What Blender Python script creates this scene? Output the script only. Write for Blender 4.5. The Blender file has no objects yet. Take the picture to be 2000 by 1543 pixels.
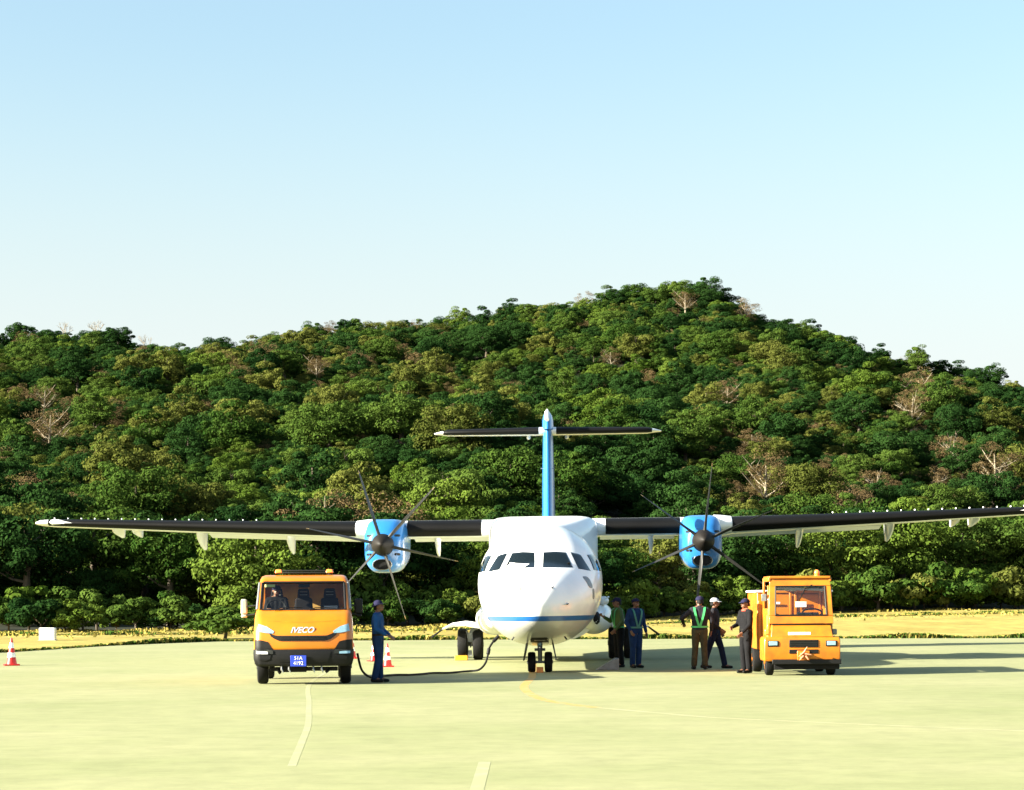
import bpy, bmesh, math, random
import numpy as np
from mathutils import Vector, Matrix, Euler
from mathutils.bvhtree import BVHTree
R = math.radians
scene = bpy.context.scene
COL = scene.collection

# ---------------------------------------------------------------- camera
cd = bpy.data.cameras.new("camera"); cam = bpy.data.objects.new("camera", cd); COL.objects.link(cam)
F = 4500.0; HZ = 1172.0; CH = 1.6; ROLL = 0.35
cd.sensor_width = 36.0; cd.lens = F/2000*36; cd.shift_y = (HZ-771.5)/2000
cd.clip_start = 0.5; cd.clip_end = 6000
cam.matrix_world = Matrix.Translation((0, 0, CH)) @ Matrix.Rotation(R(90), 4, 'X') @ Matrix.Rotation(R(-ROLL), 4, 'Z')
scene.camera = cam
# ---------------------------------------------------------------- light
SUN_EL, SUN_AZ = 21.0, 18.0      # the sun stands left of the camera, 18 degrees in front of the apron's cross line
w = bpy.data.worlds.new("World"); scene.world = w; w.use_nodes = True
nt = w.node_tree; nt.nodes.clear()
sky = nt.nodes.new('ShaderNodeTexSky'); sky.sky_type = 'NISHITA'; sky.sun_disc = False
sky.sun_elevation = R(SUN_EL); sky.altitude = 10; sky.air_density = 1.25; sky.dust_density = 2.8; sky.ozone_density = 2.0
sdir = Vector((-math.cos(R(SUN_EL))*math.cos(R(SUN_AZ)), -math.cos(R(SUN_EL))*math.sin(R(SUN_AZ)), math.sin(R(SUN_EL))))
sky.sun_rotation = math.atan2(sdir.x, sdir.y)
bg = nt.nodes.new('ShaderNodeBackground'); bg.inputs[1].default_value = 0.050
out = nt.nodes.new('ShaderNodeOutputWorld')
tint = nt.nodes.new('ShaderNodeMix'); tint.data_type = 'RGBA'; tint.blend_type = 'MULTIPLY'; tint.inputs[0].default_value = 1; tint.inputs[7].default_value = (1.06, 1.095, 1.05, 1)
nt.links.new(sky.outputs[0], tint.inputs[6]); 
# pale haze low over the horizon
tcw = nt.nodes.new('ShaderNodeTexCoord'); spw = nt.nodes.new('ShaderNodeSeparateXYZ'); mrw = nt.nodes.new('ShaderNodeMapRange'); mxw = nt.nodes.new('ShaderNodeMix'); mxw.data_type = 'RGBA'
mrw.interpolation_type = 'SMOOTHSTEP'; mrw.inputs[1].default_value = 0.02; mrw.inputs[2].default_value = 0.25; mrw.inputs[3].default_value = 0.95; mrw.inputs[4].default_value = 0.0
mxw.inputs[7].default_value = (3.30, 3.45, 3.55, 1)
nt.links.new(tcw.outputs['Generated'], spw.inputs[0]); nt.links.new(spw.outputs[2], mrw.inputs[0]); nt.links.new(mrw.outputs[0], mxw.inputs[0])
nt.links.new(tint.outputs[2], mxw.inputs[6]); nt.links.new(mxw.outputs[2], bg.inputs[0]); nt.links.new(bg.outputs[0], out.inputs[0])
ld = bpy.data.lights.new("sun", 'SUN'); ld.energy = 5.0; ld.angle = R(0.5); ld.color = (1.0, 0.93, 0.78)
lo = bpy.data.objects.new("sun", ld); COL.objects.link(lo)
lo.rotation_euler = (-sdir).to_track_quat('-Z', 'Y').to_euler(); lo.location = sdir*300
scene.view_settings.view_transform = 'Standard'; scene.view_settings.look = 'None'
scene.view_settings.exposure = 2.5; scene.view_settings.gamma = 1.0

# ---------------------------------------------------------------- helpers
def tag(o, label=None, cat=None, group=None, kind=None):
    if label: o['label'] = label
    if cat: o['category'] = cat
    if group: o['group'] = group
    if kind: o['kind'] = kind
    return o
def empty(name, loc=(0, 0, 0), rot=(0, 0, 0), parent=None):
    o = bpy.data.objects.new(name, None); COL.objects.link(o); o.location = loc; o.rotation_euler = rot
    o.empty_display_size = 0.2
    if parent: o.parent = parent
    return o
def copy_tree(o, parent=None):
    c = o.copy(); COL.objects.link(c)
    if parent: c.parent = parent
    for ch in o.children: copy_tree(ch, c)
    return c
class G:
    def __init__(s): s.v = []; s.f = []; s.m = []
    def add(s, V, Fc, mi=0, M=None):
        b = len(s.v)
        for p in V:
            p = Vector(p); s.v.append(tuple(M @ p) if M else tuple(p))
        for f in Fc: s.f.append(tuple(i+b for i in f)); s.m.append(mi)
        return s
    def box(s, c, d, rot=None, mi=0, taper=1.0):
        x, y, z = d[0]/2, d[1]/2, d[2]/2
        V = [Vector((sx*x*(taper if sz > 0 else 1), sy*y*(taper if sz > 0 else 1), sz*z)) for sz in (-1, 1) for sy in (-1, 1) for sx in (-1, 1)]
        M = Matrix.Translation(c)
        if rot: M = M @ Euler(rot).to_matrix().to_4x4()
        return s.add(V, [(0,2,3,1),(4,5,7,6),(0,1,5,4),(2,6,7,3),(0,4,6,2),(1,3,7,5)], mi, M)
    def tube(s, path, rad, n=10, mi=0, caps=True):
        P = [Vector(p) for p in path]
        if not hasattr(rad, '__len__'): rad = [rad]*len(P)
        rings = []; up = None
        for i, p in enumerate(P):
            t = (P[min(i+1, len(P)-1)]-P[max(i-1, 0)]).normalized()
            if up is None:
                up = Vector((0, 0, 1)) if abs(t.z) < .9 else Vector((1, 0, 0))
            a = t.cross(up)
            if a.length < 1e-4: a = t.orthogonal()
            a.normalize(); b = a.cross(t).normalized(); up = b
            rings.append([p+(a*math.cos(k*2*math.pi/n)+b*math.sin(k*2*math.pi/n))*rad[i] for k in range(n)])
        return s.loft(rings, mi, caps, caps)
    def cyl(s, p0, p1, r0, r1=None, n=16, mi=0): return s.tube([p0, p1], [r0, r0 if r1 is None else r1], n, mi)
    def loft(s, rings, mi=0, c0=True, c1=True, mif=None):
        n = len(rings[0]); V = [p for r in rings for p in r]; b = len(s.v)
        s.v += [tuple(p) for p in V]
        for i in range(len(rings)-1):
            for k in range(n):
                a = b+i*n+k; c = b+i*n+(k+1) % n
                s.f.append((a, c, c+n, a+n)); s.m.append(mif(i, k) if mif else mi)
        if c0: s.f.append(tuple(b+k for k in range(n))); s.m.append(mif(0, 0) if mif else mi)
        if c1: s.f.append(tuple(b+(len(rings)-1)*n+k for k in reversed(range(n)))); s.m.append(mif(len(rings)-2, 0) if mif else mi)
        return s
    def ball(s, c, r, n=12, mi=0, sc=(1, 1, 1)):
        c = Vector(c); rings = []
        for i in range(1, n):
            th = math.pi*i/n
            rings.append([c+Vector((sc[0]*r*math.sin(th)*math.cos(a), sc[1]*r*math.sin(th)*math.sin(a), sc[2]*r*math.cos(th))) for a in [2*math.pi*k/(n+4) for k in range(n+4)]])
        return s.loft(rings, mi)
    def obj(s, name, mats, parent=None, smooth=True, ang=38, bevel=0, loc=None, rot=None, keepn=False):
        me = bpy.data.meshes.new(name); me.from_pydata(s.v, [], s.f)
        if not isinstance(mats, (list, tuple)): mats = [mats]
        for m in mats: me.materials.append(m)
        me.polygons.foreach_set('material_index', s.m)
        if not keepn:
            bm = bmesh.new(); bm.from_mesh(me); bmesh.ops.recalc_face_normals(bm, faces=bm.faces); bm.to_mesh(me); bm.free()
        if smooth:
            me.polygons.foreach_set('use_smooth', [True]*len(me.polygons))
            me.set_sharp_from_angle(angle=R(ang))
        me.update()
        o = bpy.data.objects.new(name, me); COL.objects.link(o)
        if parent: o.parent = parent
        if loc: o.location = loc
        if rot: o.rotation_euler = rot
        if bevel:
            b = o.modifiers.new('bevel', 'BEVEL'); b.width = bevel; b.segments = 2; b.limit_method = 'ANGLE'; b.angle_limit = R(40)
        return o
    def bvh(s): return BVHTree.FromPolygons(s.v, s.f)
def lerp(a, b, t): return a+(b-a)*t
def resample(P, n):
    P = [Vector(p) for p in P]; L = [0]
    for a, b in zip(P, P[1:]): L.append(L[-1]+(b-a).length)
    o = []
    for i in range(n+1):
        d = L[-1]*i/n; k = 0
        while k < len(P)-2 and L[k+1] < d: k += 1
        o.append(P[k].lerp(P[k+1], (d-L[k])/max(L[k+1]-L[k], 1e-9)))
    return o
def panel(g, bvh, top, bot, axis='y', sgn=1, off=.006, thick=.02, nu=14, nv=8, mi=0, tilt=(0, 0)):
    """solid panel laid on a surface; top and bot are 2D polylines seen along the axis"""
    T = resample([(p[0], p[1], 0) for p in top], nu); B = resample([(p[0], p[1], 0) for p in bot], nu)
    pts = []
    for j in range(nv+1):
        for i in range(nu+1):
            q = T[i].lerp(B[i], j/nv)
            if axis == 'y': o, d = Vector((q.x, -20*sgn, q.y)), Vector((0, sgn, 0))
            else: o, d = Vector((-20*sgn, q.x, q.y)), Vector((sgn, 0, 0))
            h = bvh.ray_cast(o, d)
            p = h[0] if h[0] is not None else bvh.find_nearest(Vector((q.x, 0, q.y)) if axis == 'y' else Vector((-2*sgn, q.x, q.y)))[0]
            pts.append((p-d*off, p+d*thick))
    n = len(pts); b = len(g.v)
    g.v += [tuple(p[0]) for p in pts]+[tuple(p[1]) for p in pts]
    W = nu+1
    for j in range(nv):
        for i in range(nu):
            a = b+j*W+i; g.f.append((a, a+1, a+1+W, a+W)); g.m.append(mi)
            g.f.append((a+n, a+n+W, a+n+1+W, a+n+1)); g.m.append(mi)
    rim = [i for i in range(W)]+[j*W+nu for j in range(1, nv+1)]+[nv*W+i for i in range(nu-1, -1, -1)]+[j*W for j in range(nv-1, 0, -1)]
    for i in range(len(rim)):
        a, c = b+rim[i], b+rim[(i+1) % len(rim)]
        g.f.append((a, a+n, c+n, c)); g.m.append(mi)
    return g
def rrect(x0, z0, x1, z1, r=.05, sk=0, sk2=None):
    """top and bottom polylines of a rounded rectangle; sk shifts the upper edge sideways"""
    if sk2 is None: sk2 = sk
    top = [(x0+sk*.5, (z0+z1)/2+.0)]
    top = [(x0, z1-r), (x0+r*.3, z1-r*.3), (x0+r, z1), (x1-r, z1), (x1-r*.3, z1-r*.3), (x1, z1-r)]
    bot = [(x0, z0+r), (x0+r*.3, z0+r*.3), (x0+r, z0), (x1-r, z0), (x1-r*.3, z0+r*.3), (x1, z0+r)]
    return top, bot

# ---------------------------------------------------------------- materials
def mat(name, col, rough=.5, metal=0, coat=0, var=.0, scale=3.0, bump=0, bscale=40, emit=None, spec=.5, dirt=None):
    m = bpy.data.materials.new(name); m.use_nodes = True; t = m.node_tree; p = t.nodes['Principled BSDF']
    p.inputs['Base Color'].default_value = (*col, 1); p.inputs['Roughness'].default_value = rough
    p.inputs['Metallic'].default_value = metal; p.inputs['Coat Weight'].default_value = coat; p.inputs['Specular IOR Level'].default_value = spec
    p.inputs['Coat Roughness'].default_value = .08
    tc = t.nodes.new('ShaderNodeTexCoord')
    if var or dirt:
        n = t.nodes.new('ShaderNodeTexNoise'); n.inputs['Scale'].default_value = scale; n.inputs['Detail'].default_value = 6
        t.links.new(tc.outputs['Object'], n.inputs['Vector'])
        r = t.nodes.new('ShaderNodeValToRGB'); t.links.new(n.outputs[0], r.inputs[0])
        d = dirt or [c*(1-var) for c in col]
        r.color_ramp.elements[0].position = .3; r.color_ramp.elements[1].position = .62
        r.color_ramp.elements[0].color = (*d, 1); r.color_ramp.elements[1].color = (*col, 1)
        t.links.new(r.outputs[0], p.inputs['Base Color'])
    if bump:
        n2 = t.nodes.new('ShaderNodeTexNoise'); n2.inputs['Scale'].default_value = bscale; n2.inputs['Detail'].default_value = 4
        t.links.new(tc.outputs['Object'], n2.inputs['Vector'])
        b = t.nodes.new('ShaderNodeBump'); b.inputs['Strength'].default_value = bump; b.inputs['Distance'].default_value = .02
        t.links.new(n2.outputs[0], b.inputs['Height']); t.links.new(b.outputs[0], p.inputs['Normal'])
    if emit:
        p.inputs['Emission Color'].default_value = (*emit[:3], 1); p.inputs['Emission Strength'].default_value = emit[3]
    return m
def glass(name, tint, rough=.03, refl=.9):
    m = bpy.data.materials.new(name); m.use_nodes = True; t = m.node_tree; t.nodes.clear()
    o = t.nodes.new('ShaderNodeOutputMaterial'); mx = t.nodes.new('ShaderNodeMixShader'); tr = t.nodes.new('ShaderNodeBsdfTransparent')
    gl = t.nodes.new('ShaderNodeBsdfGlossy'); fr = t.nodes.new('ShaderNodeFresnel'); fr.inputs[0].default_value = 1.5
    tr.inputs[0].default_value = (*tint, 1); gl.inputs['Roughness'].default_value = rough; gl.inputs[0].default_value = (refl, refl, refl, 1)
    t.links.new(fr.outputs[0], mx.inputs[0]); t.links.new(tr.outputs[0], mx.inputs[1]); t.links.new(gl.outputs[0], mx.inputs[2]); t.links.new(mx.outputs[0], o.inputs[0])
    return m
M = {}
M['white'] = mat('white_paint', (.80, .80, .78), .3, coat=.5, var=.06, scale=1.2)
M['blue'] = mat('blue_paint', (.012, .13, .40), .28, coat=.6, var=.12, scale=1.5)
M['lightblue'] = mat('light_blue_paint', (.016, .15, .42), .3, coat=.5, var=.1, scale=1.5)
M['boot'] = mat('black_rubber_boot', (.003, .003, .003), .6, var=.3, scale=2, spec=.15)
M['rubber'] = mat('tyre_rubber', (.004, .004, .004), .8, bump=.3, bscale=60, spec=.25)
M['metal'] = mat('bare_metal', (.5, .5, .48), .35, metal=.8, var=.3, scale=8)
M['greymetal'] = mat('grey_painted_metal', (.20, .21, .21), .4, metal=.2, var=.3, scale=10)
M['dark'] = mat('dark_plastic', (.005, .005, .005), .55, var=.3, scale=8, spec=.25)
M['midgrey'] = mat('grey_plastic', (.010, .012, .009), .6, var=.3, scale=6, spec=.3)
M['cockpit'] = mat('cockpit_glass', (.004, .007, .007), .05, coat=.15, spec=.35)
M['orange'] = mat('orange_paint', (.50, .155, .002), .33, coat=.4, dirt=(.42, .12, .002), scale=2.0)
M['orange2'] = mat('worn_orange_paint', (.49, .155, .003), .45, coat=.15, dirt=(.33, .095, .004), scale=3.5)
M['glass'] = glass('windscreen_glass', (.85, .88, .86))
M['red'] = mat('red_plastic', (.55, .010, .006), .45, var=.2, scale=20)
M['amber'] = mat('amber_lens', (.9, .25, .04), .2, coat=.5)
M['whiteband'] = mat('white_reflective', (.8, .8, .78), .35)
M['yellow'] = mat('yellow_paint', (.55, .25, .01), .5, var=.2, scale=6)
M['lens'] = mat('lamp_lens', (.25, .42, .5), .08, coat=1, metal=.3)
M['chrome'] = mat('bright_letters', (.8, .8, .8), .2, metal=.6)
M['plate'] = mat('blue_plate', (.02, .05, .42), .4)
M['skin'] = mat('skin', (.17, .075, .04), .55, var=.15, scale=15)
M['hair'] = mat('black_hair', (.003, .003, .003), .7, spec=.2)
M['seat'] = mat('dark_seat_fabric', (.008, .006, .006), .9, spec=.2)
def cloth(name, c): return mat(name, tuple(x*.7 for x in c), .9, var=.35, scale=9, bump=.6, bscale=14, spec=.15)
# ---------------------------------------------------------------- ground
def interp(x, T): return float(np.interp(x, [a for a, _ in T], [b for _, b in T]))
YB = [(-300, 20), (-60, 44), (-30, 60), (-18.5, 70), (-16.4, 75), (-15, 85), (-13.4, 90), (-12, 93), (0, 93.5), (10, 92), (20, 89.5), (60, 82), (300, 60)]
TL = [(-300, 90), (-60, 108), (-30, 116), (-12, 122), (0, 130), (9, 146), (20, 160), (60, 172), (300, 190)]
RISE = [(-300, .1), (-12, .1), (0, .15), (8, .3), (18, .5), (30, .7), (300, .9)]
RD = 380.0
ridge_px = [(-900, 760), (-500, 700), (0, 655), (100, 646), (250, 648), (340, 676), (450, 668), (620, 630), (760, 622), (850, 616), (980, 596), (1100, 586), (1170, 570), (1230, 558), (1310, 554), (1400, 562), (1460, 590), (1520, 622), (1600, 634), (1700, 677), (1780, 688), (1850, 708), (1930, 722), (2000, 752), (2300, 850), (2900, 980)]
RZ = [((x-1000)/F*RD, CH+(HZ-(x-1000)*.0061-y)*RD/F-4.0) for x, y in ridge_px]
random.seed(5)
def sm(t): t = min(max(t, 0), 1); return t*t*(3-2*t)
def nz(x, y):
    return (math.sin(x*.071+y*.032+1.3)+math.sin(x*.043-y*.051+.4)+.6*math.sin(x*.13+y*.09+2)+.5*math.sin(x*.02+y*.16))/3.1
def zter(X, Y):
    yb, tl, rise = interp(X, YB), interp(X, TL), interp(X, RISE)
    if Y <= yb: return 0.0
    z = .03*sm((Y-yb)/1.0)+rise*sm((Y-yb-6)/(tl-yb-6))
    if Y > tl:
        zr = interp(X, RZ)-rise
        t = (Y-tl)/(RD-tl)
        if t < 1: z += zr*(.80*t**1.25+.20*sm(t))+nz(X, Y)*4.2*4*t*(1-t)
        else: z += zr*(1-.5*min((t-1)*.9, 2))
    return z
def xcoords():
    return sorted(set([-300, -220, -160, -120, -90]+[x for x in range(-80, 81, 2)]+[-17, -15, -13]+[90, 120, 160, 220, 300]))
def sheet(name, rows_fn, nrow, m, zoff=0.0, power=1.0, mats=None):
    xs = xcoords(); g = G(); V = []
    for j in range(nrow+1):
        for X in xs:
            a, b = rows_fn(X); Y = a+(b-a)*(j/nrow)**power; V.append((X, Y, zter(X, Y)+zoff))
    n = len(xs); Fc = [(j*n+i, j*n+i+1, (j+1)*n+i+1, (j+1)*n+i) for j in range(nrow) for i in range(n-1)]
    g.add(V, Fc); return g.obj(name, m, ang=180)
def ground_mat(name, cols, scale, detail_scale, bump=.3, rough=.9, pos=(.35, .65), stretch=None):
    m = bpy.data.materials.new(name); m.use_nodes = True; t = m.node_tree; p = t.nodes['Principled BSDF']; p.inputs['Roughness'].default_value = rough
    p.inputs['Specular IOR Level'].default_value = .2
    tc = t.nodes.new('ShaderNodeTexCoord'); mp = t.nodes.new('ShaderNodeMapping'); t.links.new(tc.outputs['Object'], mp.inputs[0])
    if stretch: mp.inputs['Scale'].default_value = stretch
    n = t.nodes.new('ShaderNodeTexNoise'); n.inputs['Scale'].default_value = scale; n.inputs['Detail'].default_value = 8; n.inputs['Roughness'].default_value = .62
    t.links.new(mp.outputs[0], n.inputs['Vector'])
    r = t.nodes.new('ShaderNodeValToRGB'); t.links.new(n.outputs[0], r.inputs[0])
    r.color_ramp.elements[0].position = pos[0]; r.color_ramp.elements[1].position = pos[1]
    r.color_ramp.elements[0].color = (*cols[0], 1); r.color_ramp.elements[1].color = (*cols[1], 1)
    n2 = t.nodes.new('ShaderNodeTexNoise'); n2.inputs['Scale'].default_value = detail_scale; n2.inputs['Detail'].default_value = 6; n2.inputs['Roughness'].default_value = .75
    t.links.new(mp.outputs[0], n2.inputs['Vector'])
    r2 = t.nodes.new('ShaderNodeValToRGB'); t.links.new(n2.outputs[0], r2.inputs[0])
    r2.color_ramp.elements[0].position = .3; r2.color_ramp.elements[1].position = .6
    r2.color_ramp.elements[0].color = (*([cols[2]]*3 if len(cols) > 2 else [.8]*3), 1); r2.color_ramp.elements[1].color = (1, 1, 1, 1)
    mx = t.nodes.new('ShaderNodeMix'); mx.data_type = 'RGBA'; mx.blend_type = 'MULTIPLY'; mx.inputs[0].default_value = 1
    t.links.new(r.outputs[0], mx.inputs[6]); t.links.new(r2.outputs[0], mx.inputs[7]); t.links.new(mx.outputs[2], p.inputs['Base Color'])
    if bump:
        b = t.nodes.new('ShaderNodeBump'); b.inputs['Strength'].default_value = bump; b.inputs['Distance'].default_value = .03
        t.links.new(n2.outputs[0], b.inputs['Height']); t.links.new(b.outputs[0], p.inputs['Normal'])
    return m
APRON = ground_mat('apron_concrete', ((.195, .213, .094), (.256, .257, .132), .80), .2, 1.9, .2, pos=(.3, .7))
GRASS = ground_mat('dry_grass', ((.25, .195, .036), (.35, .29, .072), .62), .22, 1.3, .6, stretch=(1, .35, 1))
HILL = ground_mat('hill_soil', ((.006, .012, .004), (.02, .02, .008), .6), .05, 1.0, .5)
g = G(); xs = xcoords()
V = [(X, -80, 0) for X in xs]+[(X, interp(X, YB), 0) for X in xs]; n = len(xs)
g.add(V, [(i, i+1, n+i+1, n+i) for i in range(n-1)]); tag(g.obj('apron', APRON, smooth=False), 'pale concrete apron', kind='structure')
g = G(); g.add([(-3000, -3000, -.6), (3000, -3000, -.6), (3000, 3000, -.6), (-3000, 3000, -.6)], [(0, 1, 2, 3)])
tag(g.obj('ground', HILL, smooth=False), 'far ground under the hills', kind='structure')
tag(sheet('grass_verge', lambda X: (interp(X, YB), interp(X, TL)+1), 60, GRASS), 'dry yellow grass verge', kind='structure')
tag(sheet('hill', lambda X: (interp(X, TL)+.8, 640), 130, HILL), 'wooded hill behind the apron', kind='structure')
# apron markings
def band(g, pts, wd, z=.0015, n=None):
    P = [Vector((p[0], p[1], 0)) for p in pts]
    if n: # smooth with catmull-rom
        Q = []
        for i in range(len(P)-1):
            a, b, c, d = P[max(i-1, 0)], P[i], P[i+1], P[min(i+2, len(P)-1)]
            for k in range(n):
                t = k/n; Q.append(.5*((2*b)+(c-a)*t+(2*a-5*b+4*c-d)*t*t+(3*b-a-3*c+d)*t**3))
        P = Q+[P[-1]]
    V = []
    for i, p in enumerate(P):
        t = (P[min(i+1, len(P)-1)]-P[max(i-1, 0)]).normalized(); s = Vector((-t.y, t.x, 0))*wd/2
        V += [(p.x-s.x, p.y-s.y, z), (p.x+s.x, p.y+s.y, z)]
    g.add(V, [(2*i, 2*i+1, 2*i+3, 2*i+2) for i in range(len(P)-1)]); return P
def paint_mat(name, col, thr=.4):
    m = bpy.data.materials.new(name); m.use_nodes = True; t = m.node_tree; p = t.nodes['Principled BSDF']; p.inputs['Roughness'].default_value = .8
    tc = t.nodes.new('ShaderNodeTexCoord'); n = t.nodes.new('ShaderNodeTexNoise'); n.inputs['Scale'].default_value = 2.2; n.inputs['Detail'].default_value = 8; n.inputs['Roughness'].default_value = .7
    t.links.new(tc.outputs['Object'], n.inputs['Vector']); r = t.nodes.new('ShaderNodeValToRGB'); t.links.new(n.outputs[0], r.inputs[0])
    r.color_ramp.elements[0].position = thr; r.color_ramp.elements[1].position = thr+.12
    r.color_ramp.elements[0].color = (.232, .24, .115, 1); r.color_ramp.elements[1].color = (*col, 1); t.links.new(r.outputs[0], p.inputs['Base Color'])
    return m
YP = paint_mat('yellow_line_paint', (.34, .205, .035), .38); WP = paint_mat('faded_line_paint', (.268, .268, .145), .49)
g = G(); band(g, [(.55, 60), (.44, 50.5), (.40, 47.5), (.24, 43.6), (.22, 41.3), (.34, 38.6), (.55, 36.6), (.86, 35.3), (1.25, 34.1)], .16, n=6)
tag(g.obj('taxi_line', YP, smooth=False), 'yellow lead-in line curving to the nose wheels', kind='structure')
g = G(); band(g, [(1.25, 34.1), (2.05, 32.4), (2.75, 31), (4.2, 29.4), (6.2, 27.4), (8, 26)], .10, n=6)
tag(g.obj('faded_taxi_line', paint_mat('pale_line_paint', (.31, .29, .15), .40), smooth=False), 'faded pale line running off to the right', kind='structure')
g = G(); band(g, [(-4.35, 60), (-4.0, 46), (-3.18, 36), (-2.68, 30.2), (-2.42, 26.5), (-2.15, 22.4)], .085, n=6)
band(g, [(-.28, 22.8), (-.31, 19), (-.33, 14)], .12)
tag(g.obj('stand_line', WP, smooth=False), 'faded pale stand line under the left truck', kind='structure')
# dark joints and spots on the apron are in its material; a shallow drainage channel crosses the grass
CHN = [(-60, 96), (-30, 104), (-16, 107), (-8, 112), (0, 118), (8, 128), (20, 140), (60, 150)]
SOIL = ground_mat('soil', ((.10, .07, .02), (.17, .12, .035), .6), .6, 3, .6)
def follow(name, T, wd, m, label, z=.03):
    g = G(); V = []; X = -60.0; c = 0
    while X <= 60:
        y = interp(X, T); V += [(X, y-wd/2, zter(X, y-wd/2)+z), (X, y+wd/2, zter(X, y+wd/2)+z)]; X += 1; c += 1
    g.add(V, [(2*i, 2*i+1, 2*i+3, 2*i+2) for i in range(c-1)]); return tag(g.obj(name, m), label, kind='structure')
follow('drainage_channel', CHN, 1.0, SOIL, 'shallow channel across the dry grass')

# ---------------------------------------------------------------- foliage
def leaf_mat(name, c1, c2, trans=.14, sat=1):
    m = bpy.data.materials.new(name); m.use_nodes = True; t = m.node_tree; t.nodes.clear()
    o = t.nodes.new('ShaderNodeOutputMaterial'); d = t.nodes.new('ShaderNodeBsdfDiffuse'); tr = t.nodes.new('ShaderNodeBsdfTranslucent'); mx = t.nodes.new('ShaderNodeMixShader')
    mx.inputs[0].default_value = trans
    ge = t.nodes.new('ShaderNodeNewGeometry'); oi = t.nodes.new('ShaderNodeObjectInfo'); tc = t.nodes.new('ShaderNodeTexCoord')
    n = t.nodes.new('ShaderNodeTexNoise'); n.inputs['Scale'].default_value = .45; n.inputs['Detail'].default_value = 3
    t.links.new(tc.outputs['Object'], n.inputs['Vector'])
    def math_(op, a, b):
        k = t.nodes.new('ShaderNodeMath'); k.operation = op
        for i, v in enumerate((a, b)):
            if isinstance(v, (int, float)): k.inputs[i].default_value = v
            else: t.links.new(v, k.inputs[i])
        return k.outputs[0]
    f = math_('ADD', math_('MULTIPLY', ge.outputs['Random Per Island'], .35), math_('MULTIPLY', n.outputs[0], .55))
    f = math_('ADD', f, math_('MULTIPLY', oi.outputs['Random'], .45)); f = math_('SUBTRACT', f, .18)
    r = t.nodes.new('ShaderNodeValToRGB'); t.links.new(f, r.inputs[0])
    r.color_ramp.elements[0].position = .1; r.color_ramp.elements[1].position = .95
    r.color_ramp.elements[0].color = (*c1, 1); r.color_ramp.elements[1].color = (*c2, 1)
    t.links.new(r.outputs[0], d.inputs[0]); t.links.new(r.outputs[0], tr.inputs[0])
    t.links.new(d.outputs[0], mx.inputs[1]); t.links.new(tr.outputs[0], mx.inputs[2]); t.links.new(mx.outputs[0], o.inputs[0])
    return m
LEAF = {
 'dark green': leaf_mat('dark_green_leaves', (.005, .018, .005), (.026, .058, .013)),
 'mid green': leaf_mat('mid_green_leaves', (.013, .036, .006), (.068, .105, .019)),
 'bright green': leaf_mat('bright_green_leaves', (.030, .060, .007), (.092, .132, .022)),
 'yellow green': leaf_mat('yellow_green_leaves', (.034, .046, .009), (.110, .120, .026)),
 'dry brown': leaf_mat('dry_brown_leaves', (.055, .042, .018), (.16, .112, .055), .1),
}
BARK = mat('bark', (.09, .07, .045), .9, var=.5, scale=5, bump=.6, bscale=12)
PALEBARK = mat('pale_bark', (.26, .22, .15), .9, var=.4, scale=5)
def leaves(rng, C, D, ls):
    """quads at C facing D"""
    n = len(C); Dn = D/np.linalg.norm(D, axis=1, keepdims=True)
    a = rng.normal(size=(n, 3)); T = np.cross(Dn, a); T /= np.linalg.norm(T, axis=1, keepdims=True)+1e-9; B = np.cross(Dn, T)
    s = (ls*rng.uniform(.55, 1.35, n))[:, None]
    V = np.empty((n, 4, 3)); V[:, 0] = C-T*s; V[:, 1] = C-B*s*.55; V[:, 2] = C+T*s; V[:, 3] = C+B*s*.55
    return V.reshape(-1, 3)
def quadmesh(name, V, m):
    me = bpy.data.meshes.new(name); n = len(V); q = n//4
    me.vertices.add(n); me.vertices.foreach_set('co', V.astype(np.float32).ravel())
    me.loops.add(n); me.loops.foreach_set('vertex_index', np.arange(n, dtype=np.int32))
    me.polygons.add(q); me.polygons.foreach_set('loop_start', np.arange(q, dtype=np.int32)*4); me.polygons.foreach_set('loop_total', np.full(q, 4, np.int32))
    me.update(); me.validate(); me.materials.append(m); return me
def crown(seed, Rr, z0, z1, nl, lpl, ls, lobe=(.17, .44), vert=.5, gap=0, low=-.85):
    rng = np.random.default_rng(seed); out_ = []
    zc = (z0+z1)/2; hz = (z1-z0)/2
    for k in range(nl):
        while True:
            d = rng.normal(size=3); d /= np.linalg.norm(d)
            if d[2] > low: break
        rr = rng.uniform(.5, .92) if k > nl*.25 else rng.uniform(.1, .5)
        if d[2] > .35: rr = min(rr, .80)
        lr = Rr*rng.uniform(*lobe)*(1.1-.35*rr)
        c = np.array([d[0]*Rr*rr, d[1]*Rr*rr, zc+d[2]*hz*rr])
        m = int(lpl*rng.uniform(.7, 1.3)); D = rng.normal(size=(m, 3)); D[:, 2] = D[:, 2]*.9+.28; D /= np.linalg.norm(D, axis=1, keepdims=True)
        P = c+D*np.array([1, 1, vert])*lr*rng.uniform(.86, 1.05, m)[:, None]
        N = D+rng.normal(size=(m, 3))*.34+np.array([0, 0, .15])
        out_.append(leaves(rng, P, N, ls))
    return np.vstack(out_)
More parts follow.
